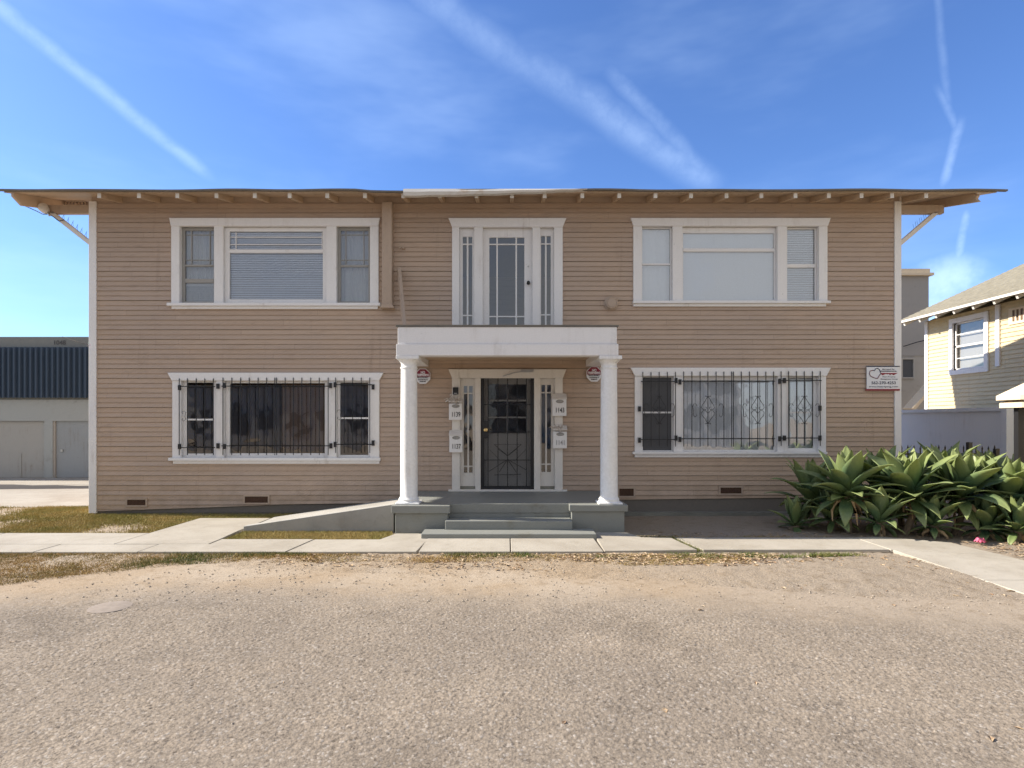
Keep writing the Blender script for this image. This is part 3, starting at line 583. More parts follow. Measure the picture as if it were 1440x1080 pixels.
# ------------------------------------------------------------------ small things on and by the house
def mailbox(px0,px1,pt,pm,pb,num,label,stuffed,fade=False):
    y=-.15; x0,x1=X(px0,y),X(px1,y); zt,zm,zb=Z(pt,y),Z(pm,y),Z(pb,y)
    E=empty('mailbox',((x0+x1)/2,-.046,zb),label,'mailbox','mailboxes beside the front door')
    mb=MB(); mb.box(x0+.004,x1-.004,y,-.047,zb,zm); mb.build('box_body',M['box_white'],E,.004,2)
    mb=MB(); mb.prismx([(y-.01,zm-.012),(y-.01,zm+.006),(-.06,zt),(-.047,zt),(-.047,zm+.001),(y,zm+.001)] if not stuffed else [(y-.02,zm+.02),(y-.02,zm+.035),(-.06,zt+.01),(-.047,zt+.01),(-.047,zt-.01),(-.07,zt-.01)],x0-.002,x1+.002); mb.build('lid',M['trimw'],E,.003)
    mb=MB(); n=24; c=((x0+x1)/2+.005,zm-.045)
    mb.lathe((c[0],y,c[1]),[(.070,0),(.070,.004),(.060,.006),(.054,.003)],n,'y')
    mb.v=[(p[0],p[1],c[1]+(p[2]-c[1])*.45) for p in mb.v]; mb.build('emblem',M['plaque'],E)
    text(num,(px0+px1)/2+.5,(pm+pb)/2+4,.085,y-.003,M['faded'] if fade else M['number'],E,'number',.145,bold=.0015)
    if stuffed:
        mb=MB()
        for i in range(4):
            a=-.05+.03*i; mb.tube([(c[0]+a,-.10,zm-.02),(c[0]+a*1.4-.02,-.12,zm+.05),(c[0]+a*2-.05,-.15,zm+.09+.01*i),(c[0]+a*2.2-.09,-.17,zm+.07)],[.012,.016,.014,.006],6)
        mb.tube([(c[0]-.03,-.16,zm+.06),(c[0],-.175,zm+.03),(c[0]+.005,-.172,zm-.03)],[.02,.02,.015],6)
        mb=tag(mb.build('rolled_mail',M['paper']),'crumpled rolled papers stuffed into mailbox '+num,'papers','rolled papers in the mailboxes')
mailbox(631,650,561,567.5,590.5,'1139','white mailbox numbered 1139, upper one left of the door',True)
mailbox(631.5,650.5,605,612,636,'1137','white mailbox numbered 1137, lower one left of the door',False)
mailbox(776.5,797,553,561,585,'1143','white mailbox numbered 1143, upper one right of the door',False)
mailbox(777.5,797.5,599,607,630.5,'1141','white mailbox with faded number 1141, lower one right of the door',True,True)
E=empty('intercom_box',(X(641),-.046,Z(555)),'small black intercom box with loose wires above the mailbox 1139','intercom box')
mb=MB(); mb.box(X(637.3),X(645),-.085,-.047,Z(555),Z(545)); mb.build('housing',M['black'],E,.006,2)
mb=MB(); mb.box(X(639),X(643.2),-.088,-.0855,Z(554),Z(553)); mb.build('status_strip',M['steel'],E)
mb=MB(); mb.tube([(X(637.5),-.07,Z(554)),(X(636),-.08,Z(558)),(X(632),-.06,Z(562)),(X(627),-.03,Z(565))],.012,6); mb.tube([(X(636.5),-.06,Z(554)),(X(634),-.06,Z(555)),(X(633.2),-.05,Z(557))],.007,6); mb.build('loose_wire',M['trimw'],E)
def trespass(px,py,label):
    y=-.06; E=empty('warning_sign',(X(px),-.03,Z(py+12)),label,'sign','octagonal warning signs under the porch')
    def octa(r,y0,y1,mat,name,zclip=None):
        mb=MB(); cx,cz=X(px,y),Z(py,y); pts=[(cx+r*math.cos(R(22.5+45*k)),cz+r*math.sin(R(22.5+45*k))) for k in range(8)]
        if zclip is not None:
            h=r*math.sin(R(22.5)); pts=[q for q in pts if q[1]>cz-.001]+[]; pts=sorted(pts,key=lambda q:math.atan2(q[1]-cz,q[0]-cx)); w=r*math.cos(R(22.5)); pts=[(cx+w,cz-.01)]+pts+[(cx-w,cz-.01)]
        mb.prism(pts,y0,y1); return mb.build(name,mat,E)
    octa(.145,y,y+.012,M['sign_white'],'sign_panel'); octa(.133,y-.002,y-.0005,M['red'],'red_field',1)
    mb=MB(); mb.box(X(px)-.05,X(px)+.05,y+.013,-.022,Z(py)-.05,Z(py)+.05); mb.build('bracket',M['steel'],E)
    text('NO',px+.1,py-5.2,.045,y-.003,M['sign_white'],E,'lettering',.075,bold=.002)
    text('TRESPASSING',px,py-1.6,.036,y-.003,M['sign_white'],E,'lettering',.225,bold=.002)
    text('PRIVATE PROPERTY',px,py+2.0,.022,y-.003,M['number'],E,'lettering',.20,bold=.001)
    text('VIOLATORS WILL BE',px,py+5.0,.020,y-.003,M['number'],E,'lettering',.17,bold=.001)
    text('PROSECUTED',px,py+7.6,.018,y-.003,M['number'],E,'lettering',.11,bold=.001)
trespass(594.5,529,'octagonal red and white NO TRESPASSING sign beside the left porch column')
trespass(835.5,526,'octagonal red and white NO TRESPASSING sign beside the right porch column')
# heart key sign
y=-.05; E=empty('management_sign',(X(1242),-.03,Z(549)),'white management sign with heart-shaped key logo and phone number on the right corner','sign')
mb=MB(); mb.box(X(1219,y),X(1265,y),y,y+.012,Z(548,y),Z(515,y)); mb.build('sign_panel',M['sign_white'],E)
mb=MB(); mb.box(X(1219,y),X(1265.3,y),y-.003,y+.013,Z(516,y),Z(514.6,y)); mb.build('top_rail',M['navy'],E)
mb=MB(); mb.box(X(1217.5,y),X(1265.3,y),y-.004,y+.013,Z(549.3,y),Z(546.9,y)); mb.build('bottom_rail',M['maroon'],E)
def sp(u,v): return (X(1215+u/1440*52,y), y-.002, Z(512+v/1080*39,y))
heart=[(640,340),(600,220),(520,160),(440,190),(405,260),(330,240),(235,270),(205,370),(250,470),(370,530),(520,565),(600,430),(650,370)]
mb=MB(); mb.tube([sp(*q) for q in heart],.007,6,False); mb.build('heart_outline',M['navy'],E)
mb=MB(); mb.tube([sp(*q) for q in heart[5:12]],.0045,6,False); mb.v=[(a,b-.004,c) for a,b,c in mb.v]; mb.build('heart_shading',M['maroon'],E)
mb=MB(); mb.prism([(sp(*q)[0],sp(*q)[2]) for q in ((600,255),(1220,260),(1300,292),(640,292))],y-.004,y-.001); mb.build('key_shaft',M['navy'],E)
mb=MB(); mb.prism([(sp(*q)[0],sp(*q)[2]) for q in ((630,345),(1310,345),(1210,400),(1140,435),(1080,390),(1010,430),(960,380),(920,400),(840,380),(720,440),(660,385))],y-.004,y-.001); mb.build('key_teeth',M['maroon'],E)
ps=lambda u,v:(1215+u/1440*52,512+v/1080*39)
for s,u,v,h,w in (('Managed By:',950,200,.020,.22),('Heart Property',970,495,.019,.23),('Management Group',980,585,.019,.30),('562-270-4253',765,735,.050,.43),('www.heartpmg.com',765,880,.026,.52)):
    a,b=ps(u,v); text(s,a,b,h,y-.002,M['navy'],E,'lettering',w,bold=.0012 if h>.03 else .0004)
# wall cap
mb=MB(); mb.lathe((X(859),-.02,Z(427)),[(.125,0),(.125,.015),(.10,.025),(.105,.06),(.108,.075),(.095,.085),(.082,.080),(.078,.088),(.02,.09)],28,'y')
tag(mb.build('round_wall_cap',M['tan']),'round tan painted bell cap on the siding between the upper windows','wall bell')
# leaning plank on the balcony
mb=MB(); mb.bar((X(559,-.25),-.10,Z(375,-.25)),(X(567,-.8),-.62,3.09),.05,.10); tag(mb.build('leaning_plank',M['tan']),'narrow tan plank leaning against the wall on the porch roof','plank')
# flood light and wire at the left gable
yy=-.02; E=empty('flood_lamp',(X(68),yy,Z(300)),'white flood lamp with wire hanging under the left gable beam','lamp')
mb=MB(); mb.tube([(X(60,yy),yy,Z(291,yy)),(X(65,yy),yy-.02,Z(296,yy)),(X(69,yy),yy-.03,Z(300,yy))],[.085,.07,.03],14); mb.build('lamp_shade',M['trimw'],E)
mb=MB(); mb.tube([(X(69,yy),yy-.03,Z(299,yy)),(X(72,yy),yy-.03,Z(304,yy))],.022,8); mb.build('socket',M['steel'],E)
mb=MB(); mb.tube([(X(36,yy),yy,Z(290,yy)),(X(52,yy),yy-.01,Z(297,yy)),(X(62,yy),yy-.03,Z(302,yy)),(X(69,yy),yy-.03,Z(302,yy)),(X(74,yy),yy,Z(304,yy)),(X(83,yy),yy,Z(311,yy)),(X(90,yy),yy,Z(309,yy))],.008,6); mb.build('wire',M['black'],E)
# ------------------------------------------------------------------ GROUND
def grid(x0,x1,y0,y1,st,zf,name,mat,kind='structure',attr=None):
    nx=int((x1-x0)/st)+1; ny=int((y1-y0)/st)+1
    xs=np.linspace(x0,x1,nx); ys=np.linspace(y0,y1,ny); XX,YY=np.meshgrid(xs,ys); ZZ=zf(XX,YY)
    v=np.stack([XX.ravel(),YY.ravel(),ZZ.ravel()],1); idx=np.arange(nx*ny).reshape(ny,nx)
    f=np.stack([idx[:-1,:-1].ravel(),idx[:-1,1:].ravel(),idx[1:,1:].ravel(),idx[1:,:-1].ravel()],1)
    me=bpy.data.meshes.new(name); me.from_pydata(v.tolist(),[],f.tolist()); me.polygons.foreach_set('use_smooth',[True]*len(f)); me.materials.append(mat)
    o=bpy.data.objects.new(name,me); COL.objects.link(o); tag(o,kind=kind); return o
def fbm(x,y,seed=0,octs=((1.3,1),(2.9,.5),(6.1,.25),(13,.13))):
    z=0
    for i,(f,a) in enumerate(octs):
        for k in range(3):
            th=seed+i*1.7+k*2.1; z=z+a*np.sin(f*(x*math.cos(th)+y*math.sin(th))+th*5.3)/3
    return z
ER=[(-60,-5.6),(-9,-5.2),(-6.5,-5.0),(-4.8,-4.75),(-3.6,-4.2),(-2.6,-4.1),(-.8,-4.42),(.8,-4.5),(2.0,-4.7),(3.1,-5.05),(4.5,-5.25),(6,-5.3),(12,-5.4),(60,-5.6)]
def edge(x): return np.interp(x,[a for a,b in ER],[b for a,b in ER])
# one dirt sheet to the horizon, sunk a little under the finely modelled verge
mb=MB(); mb.add([(-400,-300,-.03),(400,-300,-.03),(400,600,-.03),(-400,600,-.03)],[(0,1,2,3)])
g=mb.build('ground',M['dirt']); tag(g,kind='structure')
def verge_z(x,y):
    d=np.clip((-y-3.11)/.3,0,1)
    w=np.clip((y-(edge(x)-.1))/.5,0,1)
    bump=fbm(x,y,1,((2,1),(5,.6),(11,.4),(23,.3)))
    mound=.05*np.exp(-((x-3.4)**2/3+(y+4.2)**2/.25))
    return -.004+w*(.008*d+.010*bump+.006*rng.standard_normal(x.shape)*.6)*1.0+mound*w*.7
grid(-11,10.5,-5.6,-3.0,.045,verge_z,'dirt_verge',M['dirt'])
grid(-16,16,-3.0,6.6,.12,lambda x,y:-.006+.008*fbm(x,y,2),'front_yard',M['dirt'])
# road
xs=np.concatenate([np.array([-60,-30,-16]),np.linspace(-11,11,90),np.array([16,30,60])])
offs=[-.55,-.3,-.1,.1,.3,.6,1.0,1.6,3,8,22]
V=[];A=[]
for o_ in offs:
    for x in xs: V.append((x,float(edge(x))-o_ if o_<15 else -24.0,.010 if o_>-.2 else .004)); A.append(o_)
nx=len(xs); Fc=[(j*nx+i,(j+1)*nx+i,(j+1)*nx+i+1,j*nx+i+1) for j in range(len(offs)-1) for i in range(nx-1)]
me=bpy.data.meshes.new('road'); me.from_pydata(V,[],Fc); me.materials.append(M['road']); at=me.attributes.new('edge','FLOAT','POINT'); at.data.foreach_set('value',A)
o=bpy.data.objects.new('road',me); COL.objects.link(o); tag(o,kind='structure')
# finely modelled relief of the part of the road nearest the viewer
def bandnoise(ny,nx,st,l0,l1,seed):
    r_=np.random.default_rng(seed); f=np.fft.rfft2(r_.standard_normal((ny,nx))); ky=np.fft.fftfreq(ny,st)[:,None]; kx=np.fft.rfftfreq(nx,st)[None]; k=np.sqrt(kx*kx+ky*ky)
    f*=np.exp(-((k-1/l0)/(1/l1))**2); z=np.fft.irfft2(f,s=(ny,nx)); return z/z.std()
def relief():
    st=.0105; x0,x1,y0,y1=-5.7,5.7,-7.75,-4.95; nx=int((x1-x0)/st); ny=int((y1-y0)/st)
    xs_=np.linspace(x0,x1,nx); ys_=np.linspace(y0,y1,ny); XX,YY=np.meshgrid(xs_,ys_)
    z=bandnoise(ny,nx,st,.035,.045,1); z=np.where(z<-.3,z*1.9+.27,z*.45)*.0019+bandnoise(ny,nx,st,.5,1.2,2)*.0015
    dd=edge(XX)-YY; bord=np.clip(np.minimum.reduce([(XX-x0)/.3,(x1-XX)/.3,(YY-y0)/.3,(y1-YY)/.3,(dd-.35)/.5]),0,1)
    ZZ=.0105+(z+.004)*bord-.004*(1-bord)
    co=np.stack([XX.ravel(),YY.ravel(),ZZ.ravel()],1); idx=np.arange(nx*ny).reshape(ny,nx)
    f=np.stack([idx[:-1,:-1].ravel(),idx[:-1,1:].ravel(),idx[1:,1:].ravel(),idx[1:,:-1].ravel()],1); n=len(f)
    me=bpy.data.meshes.new('road_relief'); me.vertices.add(nx*ny); me.vertices.foreach_set('co',co.ravel()); me.loops.add(n*4); me.loops.foreach_set('vertex_index',f.ravel()); me.polygons.add(n); me.polygons.foreach_set('loop_start',np.arange(0,n*4,4)); me.polygons.foreach_set('use_smooth',np.ones(n,bool)); me.update(calc_edges=True)
    at=me.attributes.new('edge','FLOAT','POINT'); at.data.foreach_set('value',dd.ravel()); me.materials.append(M['road'])
    r=bpy.data.objects.new('road_surface',me); COL.objects.link(r); tag(r,kind='structure')
relief()
# sidewalk slabs
def slabs(name,quads,z1=.028,mat=None):
    mb=MB()
    for q in quads: mb.prismz(q,-.06,z1+random.uniform(-.003,.003))
    o=mb.build(name,mat or M['walk'],None,.006,1); tag(o,kind='structure'); return o
g_=.006; Q=[]
def rect(a,b,c,d,sk=0): return [(a+g_,c+g_),(b-g_,c+g_),(b-g_+sk,d-g_),(a+g_+sk,d-g_)]
for a,b in ((-17,-14),(-14,-11.6),(-11.6,-9.4),(-9.4,-7.3),(-7.3,-5.2)): Q.append(rect(a,b,-2.65,-1.87)); 
for a,b in ((-17,-13),(-13,-10.2),(-10.2,-7.8),(-7.8,-5.9),(-5.9,-4.6)): Q.append(rect(a,b,-3.11,-2.65))
Q.append([(-5.2+g_,-2.65+g_),(-3.95,-2.65+g_),(-3.95,-2.33),(-3.98,-1.7),(-3.96,-.57),(-5.15,-.57),(-5.2+g_,-1.9)])
Q.append([(-4.6+g_,-3.11+g_),(-2.75-g_,-3.11+g_),(-2.65-g_,-2.33),(-3.93,-2.33),(-3.93,-2.65-g_),(-4.6+g_,-2.65-g_)])
Q.append([(-2.75+g_,-3.11+g_),(-1.12-g_,-3.08),(-1.05-g_,-1.90),(-1.6,-1.90),(-1.75,-2.33),(-2.65+g_,-2.33)])
Q.append(rect(-1.10,.055,-3.10,-2.0)); Q.append(rect(.055,1.22,-3.10,-2.0))
Q.append([(1.23,-3.06),(2.42,-2.99),(2.30,-2.22),(1.9,-2.2),(1.75,-1.82),(1.27,-1.84)])
Q.append([(2.50,-2.98),(4.87,-2.97),(4.87,-2.2),(2.36,-2.2)]); Q.append([(4.885,-2.97),(6.05,-3.3),(5.95,-2.55),(5.3,-2.14),(4.885,-2.2)])
yy=-3.0
for a,b in ((-4.4,-2.985),(-5.8,-4.41),(-7.2,-5.81),(-9,-7.21)): Q.append([(4.90,a),(6.08,a),(6.06,b-.0 if b<-4 else -3.31),(4.9,b)])
slabs('sidewalk',Q)
# left background yard: apron and strip
slabs('concrete_apron',[[(-20,4.9),(-7.6,4.9),(-7.6,6.78),(-20,6.78)]],.004,M['pad'])
grid(-22,-7.5,.9,4.85,.12,lambda x,y:.004+.012*fbm(x,y,4),'dusty_driveway',M['pad'])
mb=MB(); n=26; vs=[]
for i in range(n+1):
    x=-18+ (9.3)*i/n; w=.5*(1-(i/n)**2.2)+.05; hh=.10*(1-(i/n)**2)+.02; c=4.15+.02*math.sin(i); vs+=[(x,c-w,-.01),(x,c-w*.5,hh*.8),(x,c,hh+.01*math.sin(i*2.1)),(x,c+w*.6,hh*.6),(x,c+w,-.01)]
mb.add(vs,[(5*i+k,5*i+5+k,5*i+6+k,5*i+1+k) for i in range(n) for k in range(4)],True); o=mb.build('dark_strip',M['near_black']); tag(o,kind='structure')  # low raised dark strip on the ground, narrowing to the right
# round patch in the road
mb=MB(); px,py=G(155,856); mb.lathe((px,py,.011),[(.17,0),(.17,.006),(.15,.009)],28); o=mb.build('utility_cover',plain('worn_cover',(.25,.205,.165),.9,var=.3)); tag(o,'flat round worn utility cover in the road on the left','utility cover')
# ------------------------------------------------------------------ grass
def blades(name,mat,pts,h0,h1,w,lean,label=None):
    n=len(pts); a=rng.uniform(0,2*math.pi,n); h=rng.uniform(h0,h1,n); l=rng.uniform(.2,1,n)*lean; b=rng.uniform(0,2*math.pi,n)
    P=np.array(pts); dx=np.cos(a)*w/2; dy=np.sin(a)*w/2; z=np.zeros(n)-.005
    v=np.empty((n,3,3)); v[:,0]=np.stack([P[:,0]-dx,P[:,1]-dy,z],1); v[:,1]=np.stack([P[:,0]+dx,P[:,1]+dy,z],1)
    v[:,2]=np.stack([P[:,0]+np.cos(b)*l,P[:,1]+np.sin(b)*l,h],1)
    me=bpy.data.meshes.new(name); me.vertices.add(n*3); me.vertices.foreach_set('co',v.ravel()); me.loops.add(n*3); me.loops.foreach_set('vertex_index',np.arange(n*3)); me.polygons.add(n); me.polygons.foreach_set('loop_start',np.arange(0,n*3,3)); me.update(calc_edges=True)
    me.materials.append(mat); o=bpy.data.objects.new(name,me); COL.objects.link(o); tag(o,label,None,None,'stuff'); return o
def inpoly(P,poly):
    x,y=P[:,0],P[:,1]; c=np.zeros(len(P),bool); n=len(poly)
    for i in range(n):
        x0,y0=poly[i]; x1,y1=poly[(i+1)%n]
        m=((y0>y)!=(y1>y)) & (x<(x1-x0)*(y-y0)/(y1-y0+1e-12)+x0); c^=m
    return c
def scatter(poly,dens,thr=None,sc=1.0,seed=0,soft=.25):
    a=np.array(poly); lo=a.min(0); hi=a.max(0); n=int((hi-lo).prod()*dens); P=rng.uniform(lo,hi,(n,2)); P=P[inpoly(P,poly)]
    if thr is not None:
        k=fbm(P[:,0]*sc,P[:,1]*sc,seed)+rng.normal(0,soft,len(P)); P=P[k>thr]
    return P
lawn=[(-16,-1.86),(-5.22,-1.86),(-5.2,-.6),(-3.9,-.5),(-1.7,-.45),(-1.7,-.03),(-7.35,-.03),(-7.35,.9),(-16,.9)]
blades('lawn_grass',M['grass'],scatter(lawn,11000,-.12,1.1,3,.35),.010,.05,.010,.03,'patchy green and straw lawn left of the ramp')
blades('ramp_strip_grass',M['grass'],scatter([(-3.92,-2.32),(-1.78,-2.32),(-1.66,-1.9),(-1.70,-1.67),(-3.92,-1.67)],15000,-.9,1.5,8),.012,.04,.008,.025,'narrow strip of dull grass in front of the ramp')
verge=[(-10.5,-3.12),(-1.8,-3.12),(-1.8,-3.5),(-3.0,-3.75),(-3.6,-4.2),(-4.4,-4.9),(-5.2,-5.3),(-10.5,-5.3)]
def ragged(P):
    lim=np.interp(P[:,0],[-10.5,-5.4,-4.7,-4.1,-3.5,-2.7,-1.8],[-4.75,-4.7,-4.2,-3.72,-3.45,-3.3,-3.15]); return P[P[:,1]>lim+.30*fbm(P[:,0]*2.2,P[:,1]*2.2,6)+rng.normal(0,.07,len(P))]
blades('verge_grass',M['dry'],ragged(scatter(verge,14000,-.42,1.3,5,.35)),.008,.032,.008,.03,'dead straw-coloured grass beside the sidewalk')
vg=np.concatenate([ragged(scatter(verge,6000,.40,1.7,11,.2)), scatter([(-3.4,-3.12),(4.6,-3.1),(4.6,-3.2),(2.6,-3.42),(1,-3.35),(-1,-3.3),(-3.4,-3.2)],16000,.30,2.3,9,.25), scatter([(2.38,-2.98),(2.5,-2.98),(2.42,-2.2),(2.3,-2.2)],9000), scatter([(1.8,-2.21),(2.4,-2.21),(2.4,-2.1),(1.8,-2.0)],3000)])
blades('edge_weeds',M['weed'],vg,.01,.05,.007,.03,'green weeds growing along the sidewalk edge')
dg=np.concatenate([scatter([(.6,-3.15),(2.9,-3.15),(2.9,-3.6),(1.4,-3.75),(.4,-3.5)],16000,-.5,2.5,2,.5),scatter([(-3,-3.15),(.6,-3.15),(.6,-3.5),(-2.8,-3.6)],9000,-.05,2.5,4,.35),scatter([(1.9,-2.14),(4.6,-2.14),(4.6,-2.0),(1.9,-1.95)],3000,0,3,1)])
blades('dead_grass',M['dry'],dg,.006,.03,.008,.035,'matted dead grass and clippings in front of the steps')
# litter
def litter(name,mat,P,s0,s1,label,zb=.012):
    mb=MB()
    for x,y in P:
        a=random.uniform(0,6.3); s=random.uniform(s0,s1); w=s*random.uniform(.25,.5); c,sn=math.cos(a),math.sin(a); k=random.uniform(.1,.5)*s
        pts=[(-s,0,0),(-.2*s,-w,k),(s*.9,0,k*.4),(-.1*s,w,k*.8)]
        mb.add([(x+c*u-sn*v,y+sn*u+c*v,zb+z) for u,v,z in pts],[(0,1,2),(0,2,3)])
    return tag(mb.build(name,mat),label,None,None,'stuff')
P=np.concatenate([scatter([(.8,-3.15),(3.4,-3.15),(3.0,-3.8),(1.4,-3.7),(.5,-3.4)],700),scatter([(-3,-3.2),(.6,-3.15),(.6,-4.0),(-2.8,-3.7)],170),scatter([(3.3,-3.2),(5,-3.3),(5,-5),(2.6,-4.7)],90),scatter([(1.9,-2.18),(7,-2.3),(7,-1.7),(1.9,-1.8)],110),scatter([(6.2,-3.6),(9,-3.6),(9,-2.3),(6.2,-2.4)],260),scatter([(-1,-10),(6,-10),(6,-5),(-6,-5)],.5)])
litter('fallen_leaves',M['litter'],P,.014,.045,'curled brown and tan leaves lying on the dirt')
P=np.concatenate([scatter([(-9,-4.6),(-3.5,-3.8),(6,-4.4),(6,-5.6),(-3,-5.0),(-9,-5.6)],75,-.1,1.6,12,.4),scatter([(-3,-3.3),(6,-3.3),(6,-4.6),(-3,-4.2)],30),scatter([(-6,-8),(6,-8),(6,-5),(-6,-5)],2.5)])
mb=MB()
for x,y in P:
    r_=random.uniform(.004,.014); a=random.uniform(0,6.3); z=.012
    q=[(x+r_*math.cos(a+k*1.571)*random.uniform(.7,1.2),y+r_*math.sin(a+k*1.571)*random.uniform(.7,1.2),z+r_*.2) for k in range(4)]+[(x,y,z+r_*random.uniform(.6,1)),(x,y,z-r_)]
    mb.add(q,[(0,1,4),(1,2,4),(2,3,4),(3,0,4),(1,0,5),(2,1,5),(3,2,5),(0,3,5)])
tag(mb.build('loose_gravel',plain('gravel_stone',(.33,.28,.22),.9,var=.6,scale=40)),'loose gravel scattered along the broken road edge',None,None,'stuff')
mb=MB(); x,y=G(1378,766)
for k in range(9):
    a=k*.7; mb.tube([(x,y,.03),(x+.04*math.cos(a),y+.04*math.sin(a),.06+.01*(k%3)),(x+.065*math.cos(a),y+.065*math.sin(a),.04)],[.012,.022,.006],6)
tag(mb.build('fallen_blossom',plain('pink_petal',(.55,.09,.17),.6)),'crumpled pink blossom lying on the ground before the agaves','blossom')
# sticks on the right
for i,(a,b,c,d,l) in enumerate(((1130,790,1145,793,'short dark twig in the dirt near the sidewalk corner'),(1248,799,1256,808,'forked dark twig on the dirt right of the steps'),(1015,795,1032,799,'thin brown twig beside the dead grass'))):
    x0,y0=G(a,b); x1,y1=G(c,d); mb=MB(); mb.tube([(x0,y0,.02),((x0+x1)/2,(y0+y1)/2+.03,.035),(x1,y1,.02)],[.004,.008,.003],6)
    mb.tube([((x0+x1)/2,(y0+y1)/2+.03,.035),((x0+x1)/2+.05,(y0+y1)/2-.06,.03)],[.006,.002],5)
    tag(mb.build('twig',M['stem']),l,'twig','twigs on the dirt')
# ------------------------------------------------------------------ agaves
def agave(cx,cy,cz,size,nleaf,label,seed,tilt=(0,0),dead=5):
    rd=random.Random(seed); E=empty('agave_plant',(cx,cy,0),label,'agave','agaves along the right front of the house')
    V=[];Fc=[];U=[]
    for i in range(nleaf):
        t=(i+.5)/nleaf                          # 0 = centre spear, 1 = lowest leaf
        az=i*2.39996+rd.uniform(-.2,.2); el=R(90-120*t**1.45)+rd.uniform(-.12,.12)
        L=size*(.78+.50*math.sin(math.pi*min(1,t*1.15)))*rd.uniform(.88,1.12); Wd=L*rd.uniform(.155,.20)
        droop=(.25+1.2*t+.8*(rd.random()<.10))*rd.uniform(.6,1.3); twist=rd.uniform(-.35,.35)
        n=11; base=Vector((cx+.035*math.cos(az),cy+.035*math.sin(az),cz-.10*t)); p_=base.copy(); e_=el; b0=len(V)
        side=Vector((-math.sin(az),math.cos(az),0))
        fold=rd.uniform(.25,.5)
        for j in range(n+1):
            s=j/n; w=Wd*(.42+.58*math.sin(math.pi*min(1,(s/.52)**.9)/2))*(1 if s<.52 else max(0,1-((s-.52)/.48)**1.45))
            d=Vector((math.cos(az)*math.cos(e_),math.sin(az)*math.cos(e_),math.sin(e_)))
            up=side.cross(d).normalized()*-1
            if up.z<0 and abs(e_)<1.2: up=-up
            tw=twist*s; sd=(side*math.cos(tw)+up*math.sin(tw))
            nr=(up*math.cos(tw)-side*math.sin(tw))
            wav=.06*w*math.sin(s*9+i)
            for k,(q,r_) in enumerate(((-1,fold),(-.52,fold*.35),(0,0),(.52,fold*.35),(1,fold))):
                V.append(p_+sd*(q*w*(1-.25*fold))+nr*(r_*w*(1-s*.5)+ (wav if abs(q)==1 else 0))); U.append(s)
            p_=p_+d*(L/n); e_-=droop/n*(.3+1.5*s*s)
        for j in range(n):
            for k in range(4): a=b0+j*5+k; Fc.append((a,a+1,a+6,a+5))
    tl=Matrix.Rotation(tilt[0],4,'X')@Matrix.Rotation(tilt[1],4,'Y'); c0=Vector((cx,cy,cz)); V=[c0+tl@(v-c0) for v in V]
    me=bpy.data.meshes.new('leaves'); me.from_pydata([tuple(v) for v in V],[],Fc); me.polygons.foreach_set('use_smooth',[True]*len(Fc)); me.materials.append(M['agave'])
    at=me.attributes.new('u','FLOAT','POINT'); at.data.foreach_set('value',U)
    o=bpy.data.objects.new('leaves',me); COL.objects.link(o); o.parent=E; o.location=-E.location
    so=o.modifiers.new('thick','SOLIDIFY'); so.thickness=.006; so.offset=-1
    mb=MB(); mb.tube([(cx+rd.uniform(-.1,.1),cy+rd.uniform(-.05,.1),-.02),(cx+.03,cy,cz*.5),(cx,cy,cz)],[.05,.045,.06],8); mb.build('stem',M['stem'],E)
    if dead:
        mb=MB()
        for k in range(dead):
            a=rd.uniform(0,2*math.pi); r_=rd.uniform(.08,.3)*size/.6; z=cz-.12; l=min(cz-.08,rd.uniform(.3,.6)*size)
            q=[(cx+.05*math.cos(a),cy+.05*math.sin(a),z),(cx+r_*.7*math.cos(a),cy+r_*.7*math.sin(a),z-.02),(cx+r_*math.cos(a),cy+r_*math.sin(a),z-l*.5),(cx+r_*1.05*math.cos(a)+.02,cy+r_*math.sin(a),z-l)]
            mb.tube(q,[.02,.028,.018,.006],5)
        mb.build('dead_leaves',M['dead'],E)
def AP(px,y): return X(px,y)
AG=[(1190,-1.80,.62,.60,42,'large agave rosette nearest the lower right window, pale upright leaves'),
    (1281,-1.86,.60,.62,42,'big agave rosette in front of the corner board'),
    (1350,-1.92,.60,.62,38,'broad-leaved agave in front of the iron fence post'),
    (1412,-2.05,.58,.56,38,'twisted yellow-green agave near the right photo edge'),
    (1142,-1.15,.42,.58,34,'dark spreading agave low against the siding, leftmost of the clump'),
    (1118,-1.45,.12,.36,18,'small deep green agave on the ground at the left end of the clump'),
    (1236,-1.30,.62,.60,34,'agave half hidden behind the two front rosettes'),
    (1322,-1.35,.70,.58,34,'agave behind the front rosettes, just right of the house corner'),
    (1388,-2.15,.20,.42,24,'short agave with drooping leaves at the sidewalk corner'),
    (1456,-2.2,.50,.60,34,'agave cut by the right edge of the photo'),
    (1383,-1.3,.68,.52,30,'narrow-leaved agave behind, against the pale blue fence'),
    (1312,-2.02,.22,.42,22,'low agave drooping under the corner rosette'),
    (1440,-1.3,.6,.52,28,'rearmost agave at the right below the canopy post'),
    (1236,-1.98,.26,.42,22,'low agave between the two largest rosettes'),
    (1172,-1.55,.24,.46,22,'low dark agave under the leftmost large rosette'),
    (1262,-1.1,.40,.55,26,'shaded agave close to the house corner behind the clump'),
    (1430,-2.4,.22,.42,22,'low ragged agave beside the pink blossom')]
for i,(px,y,z,s,n,l) in enumerate(AG): agave(AP(px,y),y,z,s,n,l,100+i,(R(random.uniform(-8,14)),R(random.uniform(-10,10))),6 if z>.5 else 2)
